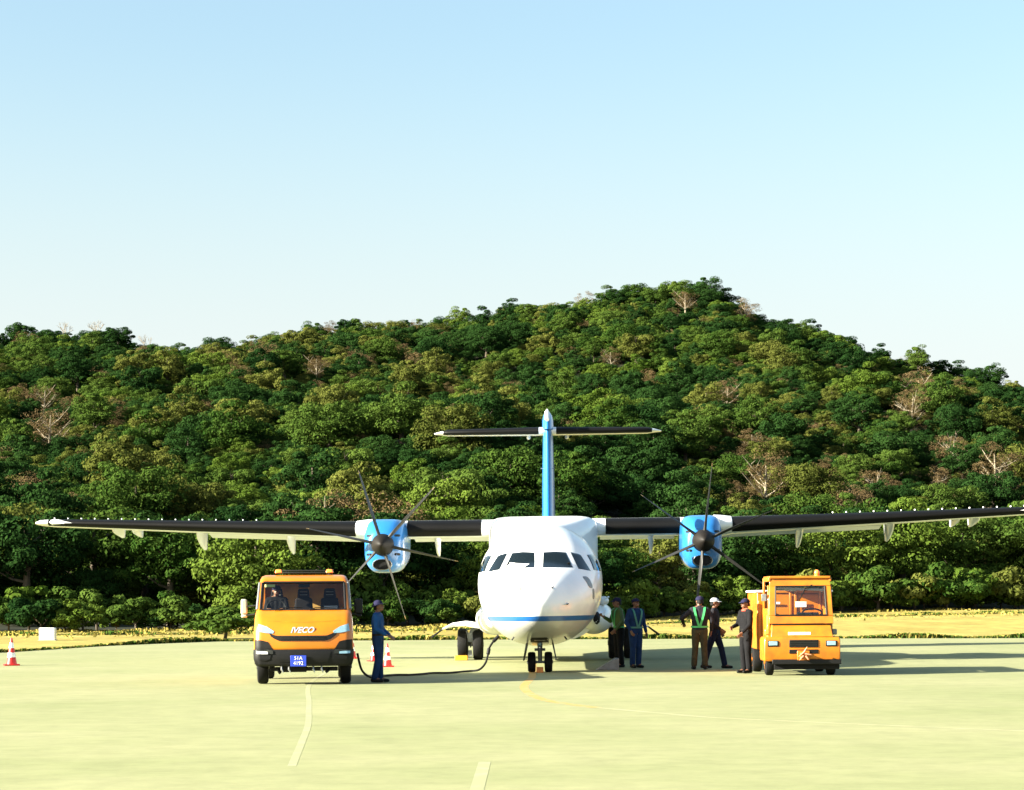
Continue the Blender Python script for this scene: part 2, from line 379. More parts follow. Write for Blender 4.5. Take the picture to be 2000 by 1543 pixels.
def trunk_mesh(name, seed, h, r, spread, m, limbs=6, lean=.3):
    rd = random.Random(seed); g = G(); top = Vector((rd.uniform(-lean, lean), rd.uniform(-lean, lean), h))
    g.tube([(0, 0, -.6), top*.35+Vector((rd.uniform(-.1, .1), 0, 0)), top*.7, top], [r*1.25, r*.9, r*.6, r*.25], 8)
    for i in range(limbs):
        a = i*2*math.pi/limbs+rd.uniform(-.4, .4); s = top*rd.uniform(.35, .8); L = spread*rd.uniform(.6, 1)
        e = s+Vector((math.cos(a)*L, math.sin(a)*L, rd.uniform(.5, 1.3)*L*.7)); mid = s.lerp(e, .5)+Vector((0, 0, -.08*L))
        g.tube([s, mid, e], [r*.42, r*.28, r*.1], 6)
        for q in range(2):
            b = e.lerp(s, .35+.2*q); ee = b+Vector((rd.uniform(-1, 1), rd.uniform(-1, 1), rd.uniform(.3, 1)))*L*.45
            g.tube([b, ee], [r*.16, r*.05], 5)
    o = g.obj(name, m); me = o.data; bpy.data.objects.remove(o); return me
# tree kinds: (crown variants in metres) normalised to a crown radius of about 3
SHAPES = [dict(Rr=3.0, z0=.3, z1=6.3, nl=62, lpl=105), dict(Rr=3.4, z0=.2, z1=5.4, nl=70, lpl=100), dict(Rr=2.7, z0=.2, z1=6.8, nl=58, lpl=105),
          dict(Rr=3.1, z0=.5, z1=5.9, nl=48, lpl=120)]
CR = {}; TRK = []
for i, s in enumerate(SHAPES):
    base = crown(11+i, s['Rr'], s['z0'], s['z1'], s['nl'], int(s['lpl']*1.8), .105)
    for k in ('dark green', 'mid green', 'bright green', 'yellow green'): CR[(k, i)] = quadmesh('crown', base, LEAF[k])
    dry = crown(41+i, s['Rr']*.95, s['z0']+.6, s['z1'], s['nl']-8, 100, .06)
    CR[('dry brown', i)] = quadmesh('crown', dry, LEAF['dry brown'])
    TRK.append(trunk_mesh('trunk', 60+i, s['z1']*.72, .2, 1.7, BARK))
DRYTRK = trunk_mesh('trunk', 77, 4.6, .17, 2.4, PALEBARK, 9)
# scatter
rd = random.Random(21)
trees = []; cell = {}
def try_add(x, y, sc, kind, mind, forced=False):
    cx, cy = int(x//6), int(y//6)
    if not forced:
        for a in range(cx-1, cx+2):
            for b in range(cy-1, cy+2):
                for t in cell.get((a, b), ()):
                    if (t[0]-x)**2+(t[1]-y)**2 < ((mind+t[6])*.5)**2: return False
    v = rd.randrange(4)
    t = (x, y, zter(x, y), sc, kind, v, mind, rd.uniform(0, 6.28)); trees.append(t); cell.setdefault((cx, cy), []).append(t); return True
def px(x, y, z):
    u = 1000+x/y*F; v = HZ-(z-CH)/y*F; return u, v-(u-1000)*.0061
def patch(x, y):
    return (math.sin(x*.11+y*.05+.7)+math.sin(x*.05-y*.083+2.1)+.8*math.sin(x*.19+y*.12+4))/2.8
# named front-row and skyline trees (x, y, scale, kind) first
front = [(-14.2, 128, 1.12, 'bright green'), (-19.5, 132, 1.1, 'mid green'), (-11.2, 134, 1.25, 'dark green'), (-7.6, 135, 1.2, 'dark green'), (-4.2, 139, 1.0, 'dark green'),
         (-15.6, 139, .95, 'mid green'), (-3.9, 147, 1.05, 'bright green'), (-6.4, 151, 1.0, 'mid green'), (-22.5, 141, 1.2, 'dark green'),
         (-1.2, 138, .88, 'bright green'), (1.6, 141, 1.0, 'mid green'), (4.6, 146, .95, 'dark green'), (7.0, 150, .85, 'mid green'), (9.6, 153, .92, 'yellow green'),
         (12.6, 158, 1.05, 'dark green'), (16.0, 161, 1.15, 'dark green'), (19.5, 163, 1.0, 'mid green'), (23.3, 165, 1.25, 'bright green'), (28.2, 167, 1.3, 'bright green'), (33.5, 171, 1.3, 'mid green'),
         (27.2, 175, 1.3, 'dark green'), (38.8, 171, 1.3, 'mid green'), (-27.5, 131, 1.2, 'dark green'), (-32.5, 131, 1.2, 'mid green'), (-38, 131, 1.2, 'dark green')]
for x, y, s, k in front: try_add(x, y, s, k, 4.4, True)
sky_trees = [(62, 'dark green', 1.05, .4), (250, 'dark green', .95, .3), (20, 'dark green', .8, 0), (486, 'mid green', .7, .2), (622, 'dark green', .7, .4), (692, 'dark green', .85, .5), (1000, 'dark green', .9, .3), (780, 'yellow green', .8, .2),
             (1382, 'dark green', 1.1, 0), (1575, 'dark green', 1.0, 0), (1640, 'dark green', 1.0, .0), (1780, 'mid green', .95, .35), (1925, 'dark green', 1.0, 0), (1240, 'mid green', 1.0, 0), (1310, 'mid green', 1.0, 0)]
for u, k, s, up in sky_trees:
    x = (u-1000)/F*RD; try_add(x, RD-8, s*.9, k, 2.8, True)
n_try = 0
while n_try < 110000:
    n_try += 1
    y = math.sqrt(rd.uniform(132**2, 405**2)); x = rd.uniform(-1, 1)*(y*.232+12)
    tl = interp(x, TL)
    if y < tl+7: continue
    u, v = px(x, y, zter(x, y)+3)
    p = patch(x, y); q = rd.random(); tt = (y-130)/250
    k = 'dark green' if q < .36 else 'mid green' if q < .68 else 'bright green' if q < .84 else 'yellow green' if q < .95 else 'dry brown'
    if p > .70 and q > .45: k = 'dry brown' if q > .72 else 'yellow green'
    if p < -.45 and q > .3: k = 'dark green'
    if u < 420 and 820 < v < 1010 and q > .62: k = 'dry brown' if q > .8 else 'yellow green'
    if u > 1350 and 760 < v < 1000 and q > .58: k = 'dry brown' if q > .82 else 'yellow green'
    if 450 < u < 900 and v < 760 and q > .6: k = 'yellow green' if q < .8 else 'dry brown'
    s = rd.choice([.34, .4, .45, .5, .6, .7, .85, 1.1])*(1.15-.42*tt)
    try_add(x, y, s, k, 2.9*s+.4)
# visibility from the photograph's side decides which trees are built one by one
order = sorted(range(len(trees)), key=lambda i: trees[i][1]); buf = np.zeros((700, 1000), bool); vis = np.zeros(len(trees))
for i in order:
    x, y, z, s, k, v, md, rz = trees[i]; sh = SHAPES[v]
    u, vv = px(x, y, z+(sh['z0']+sh['z1'])/2*s); ru = sh['Rr']*s*F/y; rv = (sh['z1']-sh['z0'])/2*s*F/y*1.05
    x0, x1, y0, y1 = int((u-ru)/2), int((u+ru)/2)+1, int((vv-rv)/2), int((vv+rv)/2)+1
    X0, X1, Y0, Y1 = max(x0, 0), min(x1, 1000), max(y0, 0), min(y1, 700)
    if X1 <= X0 or Y1 <= Y0: continue
    yy, xx = np.mgrid[Y0:Y1, X0:X1]; mk = ((xx-u/2)/(ru/2))**2+((yy-vv/2)/(rv/2))**2 < 1
    sub = buf[Y0:Y1, X0:X1]; vis[i] = (mk & ~sub).sum(); sub |= mk
NF = len(front)+len(sky_trees)
rank = sorted(range(NF, len(trees)), key=lambda i: -vis[i]); 
chosen = [i for i in list(range(NF))+rank[:285-NF] if vis[i] > 12]
cset = set(chosen)
print('trees', len(trees), 'individual', len(chosen), 'min vis px', min(vis[i] for i in chosen))
COLS = [(120, 'by the left picture edge'), (300, 'above the left wing tip'), (480, 'above the outer left wing'), (660, 'above the orange truck'), (850, 'above the left propeller'), (1060, 'behind the left tailplane'),
        (1300, 'behind the right tailplane'), (1480, 'above the right propeller'), (1700, 'above the orange tug'), (1850, 'above the outer right wing'), (9999, 'by the right picture edge')]
ROWS = [(640, 'on the ridge'), (740, 'high up'), (830, 'below the ridge'), (910, 'halfway up'), (1000, 'low down'), (9999, 'at the foot')]
groups = {}
for i in chosen:
    x, y, z, s, k, v, md, rz = trees[i]; u, vv = px(x, y, z+4.5*s)
    c = next(j for j, a in enumerate(COLS) if u < a[0]); r_ = next(j for j, a in enumerate(ROWS) if vv < a[0])
    if i < NF and i >= len(front): r_ = 0
    groups.setdefault((k, c, r_), []).append((u, i))
ORD = ['first', 'second', 'third', 'fourth', 'fifth', 'sixth', 'seventh', 'eighth', 'ninth', 'tenth', 'eleventh', 'twelfth']
KN = {'dark green': 'dark green tree', 'mid green': 'mid green tree', 'bright green': 'bright green tree', 'yellow green': 'yellow-green tree', 'dry brown': 'dry brown tree'}
tree_label = {}
for (k, c, r_), L in groups.items():
    L.sort(); n = len(L)
    for j, (u, i) in enumerate(L):
        o_ = '' if n == 1 else (', leftmost such' if j == 0 else ', rightmost such' if j == n-1 else ', %s from left' % ORD[min(j, 11)])
        cn = COLS[c][1]
        if r_ == 5: cn = cn.replace('above', 'behind')
        tree_label[i] = '%s %s %s%s' % (KN[k], ROWS[r_][1], cn, o_)
for i in chosen:
    x, y, z, s, k, v, md, rz = trees[i]
    up = 0
    if NF > i >= len(front): up = sky_trees[i-len(front)][3]*1.6
    t = empty('dry_tree' if k == 'dry brown' else 'leafy_tree', (x, y, z+up*.6), (0, 0, rz)); t.scale = (s, s, s*(1+up*.12))
    tag(t, tree_label[i], 'tree', 'dry trees on the hillside' if k == 'dry brown' else 'leafy trees on the hillside')
    c = bpy.data.objects.new('crown', CR[(k, v)]); COL.objects.link(c); c.parent = t
    b = bpy.data.objects.new('trunk', DRYTRK if k == 'dry brown' else TRK[v]); COL.objects.link(b); b.parent = t
# the rest of the wood: one object
pts = [t for i, t in enumerate(trees) if i not in cset]
kinds = sorted(CR.keys()); kidx = {k: i for i, k in enumerate(kinds)}
vc = bpy.data.collections.new('wood_sources')
for i, k in enumerate(kinds):
    o = bpy.data.objects.new('wood_%02d' % i, CR[k]); vc.objects.link(o)
me = bpy.data.meshes.new('far_woodland'); me.vertices.add(len(pts)); me.vertices.foreach_set('co', np.array([t[:3] for t in pts], np.float32).ravel())
for nme, typ, vals in (('sc', 'FLOAT', [t[3] for t in pts]), ('rz', 'FLOAT', [t[7] for t in pts]), ('idx', 'INT', [kidx[(t[4], t[5])] for t in pts])):
    me.attributes.new(nme, typ, 'POINT').data.foreach_set('value', vals)
fo = bpy.data.objects.new('far_woodland', me); COL.objects.link(fo); tag(fo, 'dense mixed woodland covering the hill behind the nearer trees', kind='stuff')
ng = bpy.data.node_groups.new('woodland', 'GeometryNodeTree'); ng.interface.new_socket('Geometry', in_out='INPUT', socket_type='NodeSocketGeometry'); ng.interface.new_socket('Geometry', in_out='OUTPUT', socket_type='NodeSocketGeometry')
N = ng.nodes; gi = N.new('NodeGroupInput'); go = N.new('NodeGroupOutput'); iop = N.new('GeometryNodeInstanceOnPoints'); ci = N.new('GeometryNodeCollectionInfo')
ci.inputs['Collection'].default_value = vc; ci.inputs['Separate Children'].default_value = True; ci.inputs['Reset Children'].default_value = True; iop.inputs['Pick Instance'].default_value = True
def na(n_, ty):
    k = N.new('GeometryNodeInputNamedAttribute'); k.data_type = ty; k.inputs[0].default_value = n_; return k.outputs[0]
cx = N.new('ShaderNodeCombineXYZ'); ng.links.new(na('rz', 'FLOAT'), cx.inputs[2]); cs = N.new('ShaderNodeCombineXYZ'); sa = na('sc', 'FLOAT')
for q in range(3): ng.links.new(sa, cs.inputs[q])
ng.links.new(gi.outputs[0], iop.inputs['Points']); ng.links.new(ci.outputs[0], iop.inputs['Instance']); ng.links.new(na('idx', 'INT'), iop.inputs['Instance Index'])
ng.links.new(cx.outputs[0], iop.inputs['Rotation']); ng.links.new(cs.outputs[0], iop.inputs['Scale']); ng.links.new(iop.outputs[0], go.inputs[0])
fo.modifiers.new('wood', 'NODES').node_group = ng
# bare pale trees on the ridge
BT = trunk_mesh('bare_branches', 5, 4.2, .12, 2.2, PALEBARK, 12)
def bare_tree(u, y, s, label):
    rr = random.Random(int(u)); g = G()
    def br(p, d, L, r, dep):
        e = p+d*L; g.tube([p, p.lerp(e, .5)+Vector((rr.uniform(-.05, .05), 0, 0))*L, e], [r, r*.8, r*.6], 5)
        if dep:
            for _ in range(3 if dep > 1 else 4):
                nd = (d+Vector((rr.uniform(-.8, .8), rr.uniform(-.8, .8), rr.uniform(-.1, .5)))).normalized(); br(p.lerp(e, rr.uniform(.6, 1)), nd, L*.68, r*.55, dep-1)
    br(Vector((0, 0, -.5)), Vector((0, 0, 1)), 2.6, .13, 4)
    x = (u-1000)/F*y; o = empty('bare_tree', (x, y, zter(x, y)+.8)); o.scale = (s, s, s); g.obj('branches', PALEBARK, o)
    tag(o, label, 'tree', 'bare trees on the ridge')
bare_tree(200, 377, 1.0, 'pale leafless tree on the ridge beside the dark pointed crown, above the left wing')
bare_tree(130, 377, .9, 'pale leafless tree on the ridge nearest the left picture edge')
bare_tree(290, 377, .75, 'small pale leafless tree in the dip of the left ridge')
# bushes
def bush_mesh(seed, k, n=26): return quadmesh('foliage', crown(seed, 1.15, -.15, 1.35, n, 130, .075, (.2, .4), .6, low=-.5), LEAF[k])
BM = {k: [bush_mesh(90+i*7+j, k) for i in range(3)] for j, k in enumerate(('mid green', 'bright green', 'yellow green', 'dark green'))}
BS = trunk_mesh('stem', 8, .7, .05, .6, BARK, 5, .05)
def bush(x, y, s, k, label, group='bushes along the foot of the hill', sz=None):
    t = empty('bush', (x, y, zter(x, y)), (0, 0, rd.uniform(0, 6))); t.scale = (s, s, sz or s)
    tag(t, label, 'bush', group); c = bpy.data.objects.new('foliage', rd.choice(BM[k])); COL.objects.link(c); c.parent = t
    b = bpy.data.objects.new('stem', BS); COL.objects.link(b); b.parent = t
REF = [(60, 'by the left picture edge'), (140, 'behind the white marker block'), (260, 'below the left wing tip'), (400, 'below the outer left wing'), (500, 'left of the orange truck'), (700, 'behind the orange truck'), (830, 'behind the person in blue'),
       (930, 'left of the airplane nose'), (1190, 'behind the airplane nose'), (1320, 'between the nose and the right propeller'), (1480, 'behind the group of workers'), (1660, 'behind the orange tug'), (1760, 'right of the orange tug'), (1880, 'below the outer right wing'), (9999, 'by the right picture edge')]
bl = []
u = -60
while u < 2080:
    x0 = (u-1000)/F; y = 128
    for _ in range(6): y = interp(x0*y, TL)+rd.uniform(-2.5, 2.5)
    s = rd.uniform(.65, 1.4); bl.append((u, x0*y, y, s)); u += rd.uniform(24, 42)
cnt = {}
for u, x, y, s in bl:
    c = next(j for j, a in enumerate(REF) if u < a[0]); cnt.setdefault(c, []).append(u)
for u, x, y, s in bl:
    c = next(j for j, a in enumerate(REF) if u < a[0]); L = cnt[c]; j = L.index(u)
    k = rd.choice(['mid green', 'bright green', 'bright green', 'yellow green'] if u > 900 else ['mid green', 'bright green', 'mid green', 'dark green'])
    if u > 1560: s *= 1.35
    lab = 'low %s bush %s' % (k, REF[c][1])
    if len(L) > 1: lab += ', %s from the left there' % ORD[j]
    bush(x, y, s*1.15, k, lab, sz=s*rd.uniform(.85, 1.35))
bush((432-1000)/F*97, 97.5, 1.55, 'mid green', 'round green shrub alone on the dry grass left of the orange truck', None, 1.0)
# taller leafy fill at the wood's edge (shrub layer)
for j, (u, y, s, k) in enumerate([(330, 126, 1.4, 'mid green'), (470, 128, 1.7, 'bright green'), (760, 134, 1.7, 'bright green'), (880, 137, 1.7, 'mid green'), (1120, 141, 1.7, 'mid green'), (1350, 150, 1.7, 'yellow green'), (1640, 158, 1.9, 'bright green'), (1790, 160, 2.2, 'yellow green'), (1900, 163, 2.5, 'bright green'), (1980, 163, 2.3, 'yellow green'), (40, 124, 1.8, 'bright green'), (130, 125, 1.6, 'mid green'), (560, 131, 2.0, 'bright green'), (690, 133, 2.2, 'mid green'), (1240, 146, 2.0, 'bright green'), (1440, 153, 2.1, 'bright green'), (1560, 156, 2.2, 'yellow green'), (1710, 159, 2.3, 'mid green'), (1850, 160, 2.4, 'mid green')]):
    lab = ['tall %s shrub %s' % (k, next(a[1] for a in REF if u < a[0]))][0]
    bush((u-1000)/F*y, y, s, k, lab, 'tall shrubs at the edge of the wood')
# grass tufts: one object
rng = np.random.default_rng(3); C = []; MI = []
for i in range(36000):
    x = rng.uniform(-34, 34)
    m_ = rng.random()
    if m_ < .55: y = interp(x, YB)+abs(rng.normal())*.35
    elif m_ < .75: y = interp(x, CHN)+rng.normal()*.6+.5
    elif m_ < .95: y = interp(x, TL)-abs(rng.normal())*2.5
    else: y = interp(x, CHN)+rng.normal()*4
    C.append((x, y, zter(x, y))); MI.append(m_ < .75)
C = np.array(C); n = len(C); a = rng.uniform(0, math.pi, n); h = rng.uniform(.04, .14, n)*(1+.5*np.sin(C[:, 0]*1.3)); wdt = rng.uniform(.03, .09, n)
V = np.empty((n, 4, 3)); dx = np.cos(a)*wdt; dy = np.sin(a)*wdt
V[:, 0] = C+np.stack([-dx, -dy, 0*a], 1); V[:, 1] = C+np.stack([dx, dy, 0*a], 1)
V[:, 2] = C+np.stack([dx*.4+rng.normal(size=n)*.05, dy, h], 1); V[:, 3] = C+np.stack([-dx*.4+rng.normal(size=n)*.05, -dy, h], 1)
EDGE = rng.random(len(C))
gm = quadmesh('grass_tufts', V.reshape(-1, 3), leaf_mat('dry_blades', (.10, .09, .02), (.42, .34, .09), .2))
gm.materials.append(LEAF['mid green']); gm.polygons.foreach_set('material_index', (np.array(MI) & (EDGE < .6)).astype(np.int32))
go_ = bpy.data.objects.new('grass_tufts', gm); COL.objects.link(go_); tag(go_, 'ragged dry grass tufts along the apron edge and channel', kind='stuff')
# ---------------------------------------------------------------- airplane (x across, y aft from the nose tip, z up)
air = empty('airplane', (.57, 49.3, 0), (0, R(-.35), R(-1.5)))
tag(air, 'white twin-propeller airliner with blue tail fin and engine pods parked facing the camera', 'airplane')
def fus_mat():
    m = bpy.data.materials.new('fuselage_paint'); m.use_nodes = True; t = m.node_tree; p = t.nodes['Principled BSDF']
    p.inputs['Roughness'].default_value = .3; p.inputs['Coat Weight'].default_value = .5; p.inputs['Coat Roughness'].default_value = .1
    tc = t.nodes.new('ShaderNodeTexCoord'); sp = t.nodes.new('ShaderNodeSeparateXYZ'); t.links.new(tc.outputs['Object'], sp.inputs[0])
    n = t.nodes.new('ShaderNodeTexNoise'); n.inputs['Scale'].default_value = 1.6; n.inputs['Detail'].default_value = 7; t.links.new(tc.outputs['Object'], n.inputs['Vector'])
    r = t.nodes.new('ShaderNodeValToRGB'); t.links.new(n.outputs[0], r.inputs[0]); r.color_ramp.elements[0].position = .3; r.color_ramp.elements[1].position = .6
    r.color_ramp.elements[0].color = (.72, .73, .72, 1); r.color_ramp.elements[1].color = (.82, .82, .81, 1)
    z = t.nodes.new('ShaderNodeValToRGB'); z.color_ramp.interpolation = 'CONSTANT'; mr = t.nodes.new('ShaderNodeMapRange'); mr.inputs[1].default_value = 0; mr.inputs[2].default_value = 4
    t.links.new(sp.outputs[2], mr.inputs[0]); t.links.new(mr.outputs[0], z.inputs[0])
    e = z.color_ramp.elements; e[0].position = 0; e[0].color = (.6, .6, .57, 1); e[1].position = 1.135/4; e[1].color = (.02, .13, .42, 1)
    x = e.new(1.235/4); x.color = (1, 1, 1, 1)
    mx = t.nodes.new('ShaderNodeMix'); mx.data_type = 'RGBA'; mx.blend_type = 'MULTIPLY'; mx.inputs[0].default_value = 1
    t.links.new(r.outputs[0], mx.inputs[6]); t.links.new(z.outputs[0], mx.inputs[7])
    # skin joints: thin grooves round the body
    yr = t.nodes.new('ShaderNodeValToRGB'); yr.color_ramp.interpolation = 'CONSTANT'; m2 = t.nodes.new('ShaderNodeMapRange'); m2.inputs[1].default_value = 0; m2.inputs[2].default_value = 10
    t.links.new(sp.outputs[1], m2.inputs[0]); t.links.new(m2.outputs[0], yr.inputs[0]); e = yr.color_ramp.elements; e[0].color = (1, 1, 1, 1); e[1].position = .999; e[1].color = (1, 1, 1, 1)
    for yy in (.92, 1.42, 2.9, 3.9, 5.2):
        q = e.new(yy/10); q.color = (.62, .62, .62, 1); q = e.new((yy+.014)/10); q.color = (1, 1, 1, 1)
    m3 = t.nodes.new('ShaderNodeMix'); m3.data_type = 'RGBA'; m3.blend_type = 'MULTIPLY'; m3.inputs[0].default_value = 1
    t.links.new(mx.outputs[2], m3.inputs[6]); t.links.new(yr.outputs[0], m3.inputs[7]); t.links.new(m3.outputs[2], p.inputs['Base Color'])
    return m
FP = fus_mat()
ST = [(0, .03, 1.42, 1.50, 1.46), (.06, .20, 1.24, 1.64, 1.45), (.2, .40, 1.07, 1.82, 1.45), (.45, .63, .93, 2.0, 1.48), (.8, .84, .81, 2.16, 1.54), (1.2, 1.02, .71, 2.30, 1.62), (1.6, 1.16, .64, 2.44, 1.7),
      (1.95, 1.25, .6, 2.66, 1.77), (2.3, 1.31, .58, 2.88, 1.84), (2.7, 1.37, .56, 3.08, 1.92), (3.2, 1.415, .55, 3.24, 1.96), (4, 1.435, .55, 3.36, 1.98), (5.5, 1.435, .55, 3.41, 1.98), (18.5, 1.435, .55, 3.41, 1.98),
      (20.5, 1.38, .78, 3.42, 2.12), (22.5, 1.12, 1.3, 3.44, 2.4), (24.5, .72, 1.95, 3.44, 2.75), (26.3, .32, 2.6, 3.36, 3.0), (27.1, .08, 2.98, 3.2, 3.1)]
def st(y):
    ys = [s[0] for s in ST]; return [float(np.interp(y, ys, [s[i] for s in ST])) for i in range(1, 5)]
def fring(y, n=72):
    # smooth interpolation of the stations
    w_, zb, zt, zc = st(y); P = []
    for k in range(n):
        a = 2*math.pi*k/n; c, s_ = math.cos(a), math.sin(a); e = .95
        x = w_*math.copysign(abs(c)**e, c); z = zc+(zt-zc if s_ > 0 else zc-zb)*math.copysign(abs(s_)**e, s_)
        P.append(Vector((x, y, z)))
    return P
ysl = [0, .03, .06, .12, .2, .32, .45, .62, .8, 1.0, 1.2, 1.4, 1.6, 1.78, 1.95, 2.12, 2.3, 2.5, 2.7, 2.95, 3.2, 3.6, 4, 4.7, 5.5, 8, 11, 14, 17, 18.5, 19.5, 20.5, 21.5, 22.5, 23.5, 24.5, 25.4, 26.3, 27.1]
g = G(); g.loft([fring(y) for y in ysl]); fb = g.bvh()
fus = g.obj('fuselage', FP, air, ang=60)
# windscreens and cockpit side windows
def fpane(name, top, bot, m=M['cockpit'], off=.008, axis='y', sgn=1, nu=16, nv=8, parent=air):
    q = G(); panel(q, fb, top, bot, axis, sgn, off, .03, nu, nv); return q.obj(name, m, parent, ang=60)
FR = M['greymetal']
for s in (-1, 1):
    fpane('windscreen', [(s*.10, 2.66), (s*.36, 2.675), (s*.60, 2.655)], [(s*.09, 2.31), (s*.42, 2.31), (s*.755, 2.31)])
    fpane('windscreen', [(s*.70, 2.66), (s*.88, 2.62), (s*.935, 2.59)], [(s*.875, 2.28), (s*1.0, 2.26), (s*1.155, 2.23)])
    q = G(); panel(q, fb, [(2.55, 2.60), (2.85, 2.62), (3.1, 2.60)], [(2.3, 2.26), (2.7, 2.24), (3.14, 2.24)], 'x', -s, .008, .03, 10, 6); q.obj('side_window', M['cockpit'], air, ang=60)
    for k in range(22):
        if k in (1,): continue
        y = 5.4+k*.75; q = G(); t_, b_ = rrect(y-.13, 1.98, y+.13, 2.36, .07); panel(q, fb, t_, b_, 'x', -s, .006, .02, 8, 6); q.obj('cabin_window', M['cockpit'], air, ang=60)
# wipers
for s in (-1, 1):
    q = G(); q.tube([(s*.28-.0, 1.58, 2.27), (s*.33, 1.62, 2.33), (s*.60, 1.70, 2.37)], .012, 6); q.tube([(s*.42, 1.66, 2.33), (s*.70, 1.72, 2.42)], .016, 6); q.obj('wiper', M['dark'], air)
q = G(); panel(q, fb, [(-.64, 2.44), (-.5, 2.42), (-.2, 2.40)], [(-.72, 2.33), (-.5, 2.325), (-.32, 2.325)], off=.012, nu=10, nv=4); q.obj('sun_shade', M['white'], air)
# door outline, probes
for (x, z, dx, dz) in ((.30, 1.86, .03, .02), (.62, 1.50, .03, .012), (-.40, 1.84, .03, .02)):
    h = fb.ray_cast(Vector((x, -5, z)), Vector((0, 1, 0)))[0]; q = G(); q.tube([h+Vector((0, .03, 0)), h+Vector((0, -.05, .0)), h+Vector((dx, -.13, dz))], [.018, .016, .008], 8); q.obj('pitot_probe', M['dark'], air)
for s in (1,):
    for (y, z, a, b) in ((1.62, 1.98, .11, .13), (1.75, 1.72, .06, .12)):
        q = G(); t_, b_ = rrect(y-a, z-b, y+a, z+b, .06); panel(q, fb, t_, b_, 'x', -s, .012, .02, 8, 8); q.obj('access_panel', M['greymetal'], air, ang=60)
q = G()
for s in (-1, 1):
    q.tube([(s*.55, .9, .80), (s*.6, .9, .73)], .02, 6)
q.obj('belly_antenna', M['dark'], air)
# wing saddle on the crown
def saddle(y):
    t = min(max((y-6.3)/3.6, 0), 1); t = t*t*(3-2*t)
    if y > 14.2: t = 1-sm((y-14.2)/3.5)
    P = []
    hw = lerp(.5, 1.40, t); zt = lerp(3.36, 3.75, t); zb = 2.2; e = lerp(.95, .30, t)
    for k in range(40):
        a = 2*math.pi*k/40; c, s_ = math.cos(a), math.sin(a)
        P.append(Vector((hw*math.copysign(abs(c)**e, c), y, (zb+zt)/2+(zt-zb)/2*math.copysign(abs(s_)**e, s_))))
    return P
g = G(); g.loft([saddle(y) for y in (6.2, 6.6, 7.1, 7.6, 8.2, 8.8, 9.4, 9.9, 10.5, 12, 13.5, 14.2, 15, 16, 17, 17.8)]); g.obj('wing_saddle', M['white'], air, ang=50)
# aerofoil
def foil(n=18):
    X = [0.5*(1-math.cos(math.pi*i/n)) for i in range(n+1)]
    def th(x): return 5*(.2969*math.sqrt(x)-.126*x-.3516*x*x+.2843*x**3-.1036*x**4)
    up = [(x, th(x)*1.05+.02*4*x*(1-x)) for x in reversed(X)]; lo = [(x, -th(x)*.95+.02*4*x*(1-x)) for x in X[1:-1]]
    return up+lo
FO = foil()
def wring(x, yle, c, t, zc, inc=2.0, xmax=None, grow=0.0):
    P = []; xm0 = xmax; si, co = math.sin(R(inc)), math.cos(R(inc))
    for (u, v) in FO:
        if xm0 is not None:
            xmax = xm0*1.25 if v < 0 else xm0*2.0
            if u > xmax: u = xmax; v = math.copysign(min(abs(v), 5*(.2969*math.sqrt(u)-.126*u)), v)
        yy, zz = (u-.25)*c, v*t*c
        if grow: 
            l = math.hypot(u+.02, v*2)+1e-6; yy -= grow*(1 if u < .03 else .3); zz += grow*(1 if v > 0 else -1)
        P.append(Vector((x, yle+.25*c+yy*co-0*zz, zc+zz*co-yy*si)))
    return P
WS = [(0, 10.7, 2.5, .19, 3.475), (4.05, 10.7, 2.5, .19, 3.475), (4.6, 10.73, 2.43, .19, 3.48), (9, 10.98, 1.95, .165, 3.63), (13.0, 11.2, 1.5, .135, 3.79), (13.35, 11.3, 1.25, .12, 3.80), (13.5, 11.55, .8, .09, 3.80)]
def wsec(x):
    xs_ = [w_[0] for w_ in WS]; return [float(np.interp(x, xs_, [w_[i] for w_ in WS])) for i in range(1, 5)]
